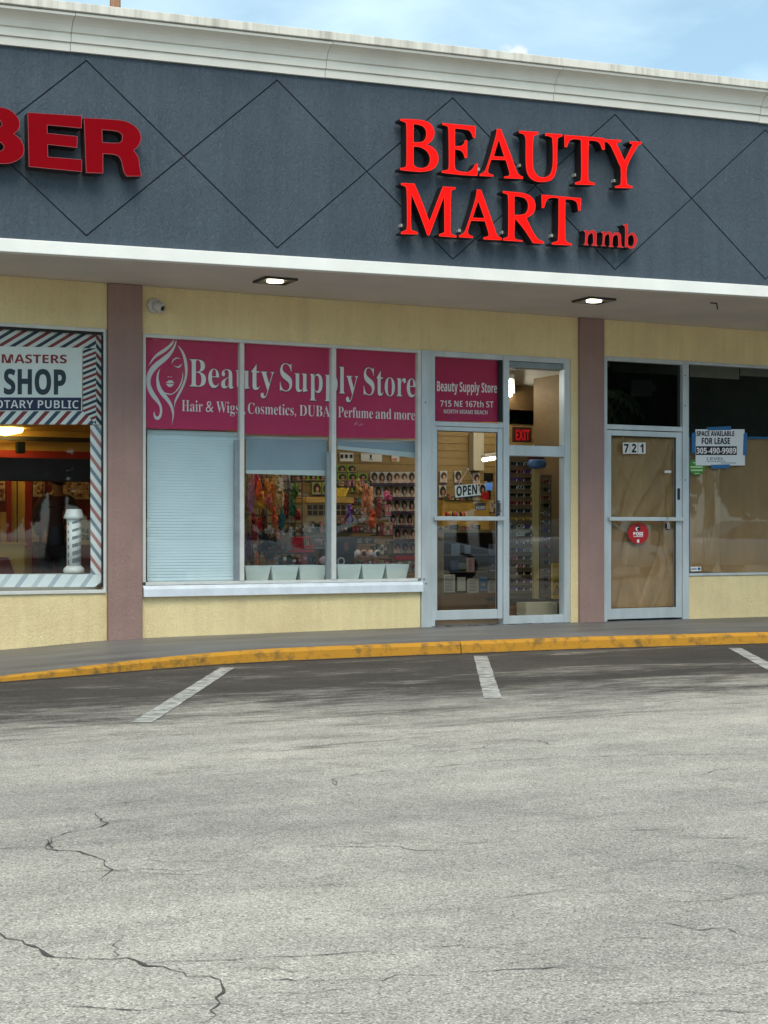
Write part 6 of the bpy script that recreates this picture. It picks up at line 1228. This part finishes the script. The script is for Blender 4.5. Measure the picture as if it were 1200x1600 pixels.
for k in range(6):
    zc = z_(879 - k * 12.3); rr = 11 * px_ + 0.001
    for a0, a1 in ((-118, -66), (-60, -38), (-160, -146)):
        vs = []
        for i in range(7):
            a = R(a0 + (a1 - a0) * i / 6); zz_ = zc + (a - R(-90)) * 0.02
            vs += [(bx + rr * math.cos(a), bd + rr * math.sin(a), zz_), (bx + rr * math.cos(a), bd + rr * math.sin(a), zz_ + (0.047 - 0.005 * k))]
        mb.add(vs, [(2 * i, 2 * i + 2, 2 * i + 3, 2 * i + 1) for i in range(6)])
mb.build('spiral', M('spiral_grey', (112, 118, 128), 0.5, vary=0.1), t)
part(MB().box(X0 + 0.01, 4.2, 0.2425, 0.45, 0.5, z_(896) - 0.001), 'barber_ledge', MATS['ledge_white'])

# ------------------------------------------------------------------ across the lot: mirrored cars and palm, plus out-of-view trees added to darken reflections
bark = M('bark', (84, 72, 60), 0.9, vary=0.25, vscale=8); leaf = M('leaf_green', (62, 84, 38), 0.7, vary=0.4, vscale=1.2); leaf2 = M('palm_green', (74, 92, 46), 0.6, vary=0.3, vscale=3)
def tree_proto():
    t = thing('reflection_tree', 'leafy tree out of view, added to darken reflections in the shop glass', 'tree', (0, 0, 0), 'added trees darkening the glass reflections')
    mb = MB(); mb.tube([(0, 0, 0), (0.1, 0, 1.5), (0, 0.1, 3.2), (0.2, 0, 5.5)], [0.28, 0.2, 0.16, 0.06], 9)
    rnd = random.Random(5); cl = []
    for k in range(8):
        a = k * 0.9; e = Vector((math.cos(a) * rnd.uniform(1.2, 2.6), math.sin(a) * rnd.uniform(1.2, 2.6), rnd.uniform(3.6, 7.2))); mb.tube([(0, 0.05, 2.4 + 0.2 * k), (e.x * 0.5, e.y * 0.5, e.z * 0.75), e], [0.1, 0.07, 0.02], 6); cl.append(e)
    mb.build('trunk', bark, t, smooth=True); mb = MB()
    for c in cl + [Vector((0, 0, 6.5)), Vector((0.5, 0.4, 5)), Vector((-0.8, 0, 4.6)), Vector((1.8, 0, 2.6)), Vector((-1.8, 0.5, 2.4))]:
        r = rnd.uniform(1.0, 1.7)
        for k in range(420):
            v = Vector((rnd.gauss(0, 1), rnd.gauss(0, 1), rnd.gauss(0, 0.8))).normalized() * r * rnd.random() ** 0.4; u = Vector((rnd.gauss(0, 1), rnd.gauss(0, 1), rnd.gauss(0, 1))).normalized() * 0.25; w = u.orthogonal() * rnd.uniform(0.5, 0.9)
            p = c + v; mb.add([p - u, p + w, p + u, p - w], [(0, 1, 2, 3)])
    mb.build('crown', leaf, t); return t
tp = tree_proto(); rnd = random.Random(9)
for i in range(22):
    loc = Vector((4 + (i % 13) * 5.2 + (2.6 if i > 12 else 0) + rnd.uniform(-1, 1), -44 - (7 if i > 12 else 0) + rnd.uniform(-2, 2), 0)); o = tp if i == 0 else dup(tp)
    o.location = loc; o.rotation_euler = (0, 0, rnd.uniform(0, 6)); k = rnd.uniform(0.9, 1.2); o.scale = (k * 1.1, k * 1.1, k * 1.25)
t = thing('palm_tree', 'tall palm across the lot, mirrored in the vacant shop transom', 'palm', (33.5, -35, 0))
MB().tube([(33.5, -35, 0), (33.6, -35, 3), (33.5, -35, 6.3)], [0.2, 0.15, 0.13], 10).build('trunk', bark, t, smooth=True)
mb = MB()
for k in range(22):
    a = k * 2.4; up = rnd.uniform(-0.3, 1.0); L_ = 2.0; prev = None
    for j in range(10):
        u = j / 9; c = Vector((33.5 + math.cos(a) * L_ * u, -35 + math.sin(a) * L_ * u, 6.3 + up * u * 1.6 - u * u * 1.7)); sd = Vector((-math.sin(a), math.cos(a), 0))
        if prev is not None:
            for s_ in (-1, 1): mb.add([prev, c, c + sd * s_ * 0.55 * (1 - u * 0.6) + Vector((0, 0, -0.25))], [(0, 1, 2)])
        prev = c
mb.build('fronds', leaf2, t)
def car_proto():
    t = thing('parked_car', 'x', 'car', (0, 0, 0), 'cars parked across the lot'); paint = M('car_white_paint', (214, 216, 218), 0.25, vary=0.0); gl = M('car_glass', (22, 26, 30), 0.08, vary=0)
    sec = [(-2.25, 0.45, 0.62, 0.62), (-2.15, 0.3, 0.72, 0.78), (-1.5, 0.24, 0.84, 0.88), (-0.85, 0.22, 0.96, 0.9), (0.6, 0.22, 1.0, 0.9), (1.7, 0.24, 1.02, 0.88), (2.15, 0.32, 0.98, 0.8), (2.25, 0.5, 0.86, 0.7)]
    mb = MB(); vs = []
    for y, z0, z1, w in sec: vs += [(-w, y, z0 + 0.05), (-w, y, (z0 + z1) / 2), (-w * 0.95, y, z1 - 0.06), (-w * 0.8, y, z1), (w * 0.8, y, z1), (w * 0.95, y, z1 - 0.06), (w, y, (z0 + z1) / 2), (w, y, z0 + 0.05)]
    fs = [(8 * i + k, 8 * i + (k + 1) % 8, 8 * i + 8 + (k + 1) % 8, 8 * i + 8 + k) for i in range(len(sec) - 1) for k in range(8)] + [tuple(range(8)), tuple(range(len(vs) - 1, len(vs) - 9, -1))]
    mb.add(vs, fs).build('body', paint, t, smooth=True)
    cab = [(-0.95, 0.97, 0.74), (-0.15, 1.42, 0.6), (0.9, 1.45, 0.6), (1.75, 1.03, 0.7)]
    mb = MB(); vs = []
    for y, z, w in cab: vs += [(-w, y, z), (w, y, z)]
    vs += [(-0.76, y, 0.96) for y in (-0.95, -0.15, 0.9, 1.75)] + [(0.76, y, 0.96) for y in (-0.95, -0.15, 0.9, 1.75)]
    mb.add(vs, [(0, 1, 3, 2), (4, 5, 7, 6), (0, 2, 9, 8), (2, 4, 10, 9), (4, 6, 11, 10), (1, 12, 13, 3), (3, 13, 14, 5), (5, 14, 15, 7)]).build('windows', gl, t)
    mb = MB(); mb.add([(-0.6, -0.15, 1.425), (0.6, -0.15, 1.425), (0.6, 0.9, 1.455), (-0.6, 0.9, 1.455), (-0.55, 0.4, 1.48), (0.55, 0.4, 1.48)], [(0, 1, 5, 4), (4, 5, 2, 3), (0, 4, 3), (1, 2, 5)]).build('roof', paint, t)
    for x in (-0.78, 0.78):
        for y in (-1.4, 1.4):
            wh = MB().lathe([(0.2, -0.1), (0.31, -0.1), (0.33, -0.06), (0.33, 0.06), (0.31, 0.1), (0.2, 0.1)], (x, y, 0.33), 20, Vector((1, 0, 0))).build('wheel', M('tyre_black', (24, 24, 25), 0.8), t, smooth=True)
        MB().box(x * 0.8 - 0.16, x * 0.8 + 0.16, -2.27, -2.18, 0.6, 0.72).build('headlight', M('headlight_glass', (200, 204, 210), 0.15), t, bevel=0.02)
    return t
cp = car_proto()
for i, (x, y, lab) in enumerate(((11.6, -17.2, 'white parked car mirrored in the window with the lowered blind'), (16.9, -18.4, 'white parked car mirrored below the pink banner'), (21.6, -17.4, 'white parked car mirrored in the entrance glass'), (27.5, -17.8, 'white parked car mirrored beside the lease sign'))):
    o = cp if i == 0 else dup(cp); o.location = (x, y, 0); o['label'] = lab; o.rotation_euler = (0, 0, R((82, 118, 75, 100)[i]))
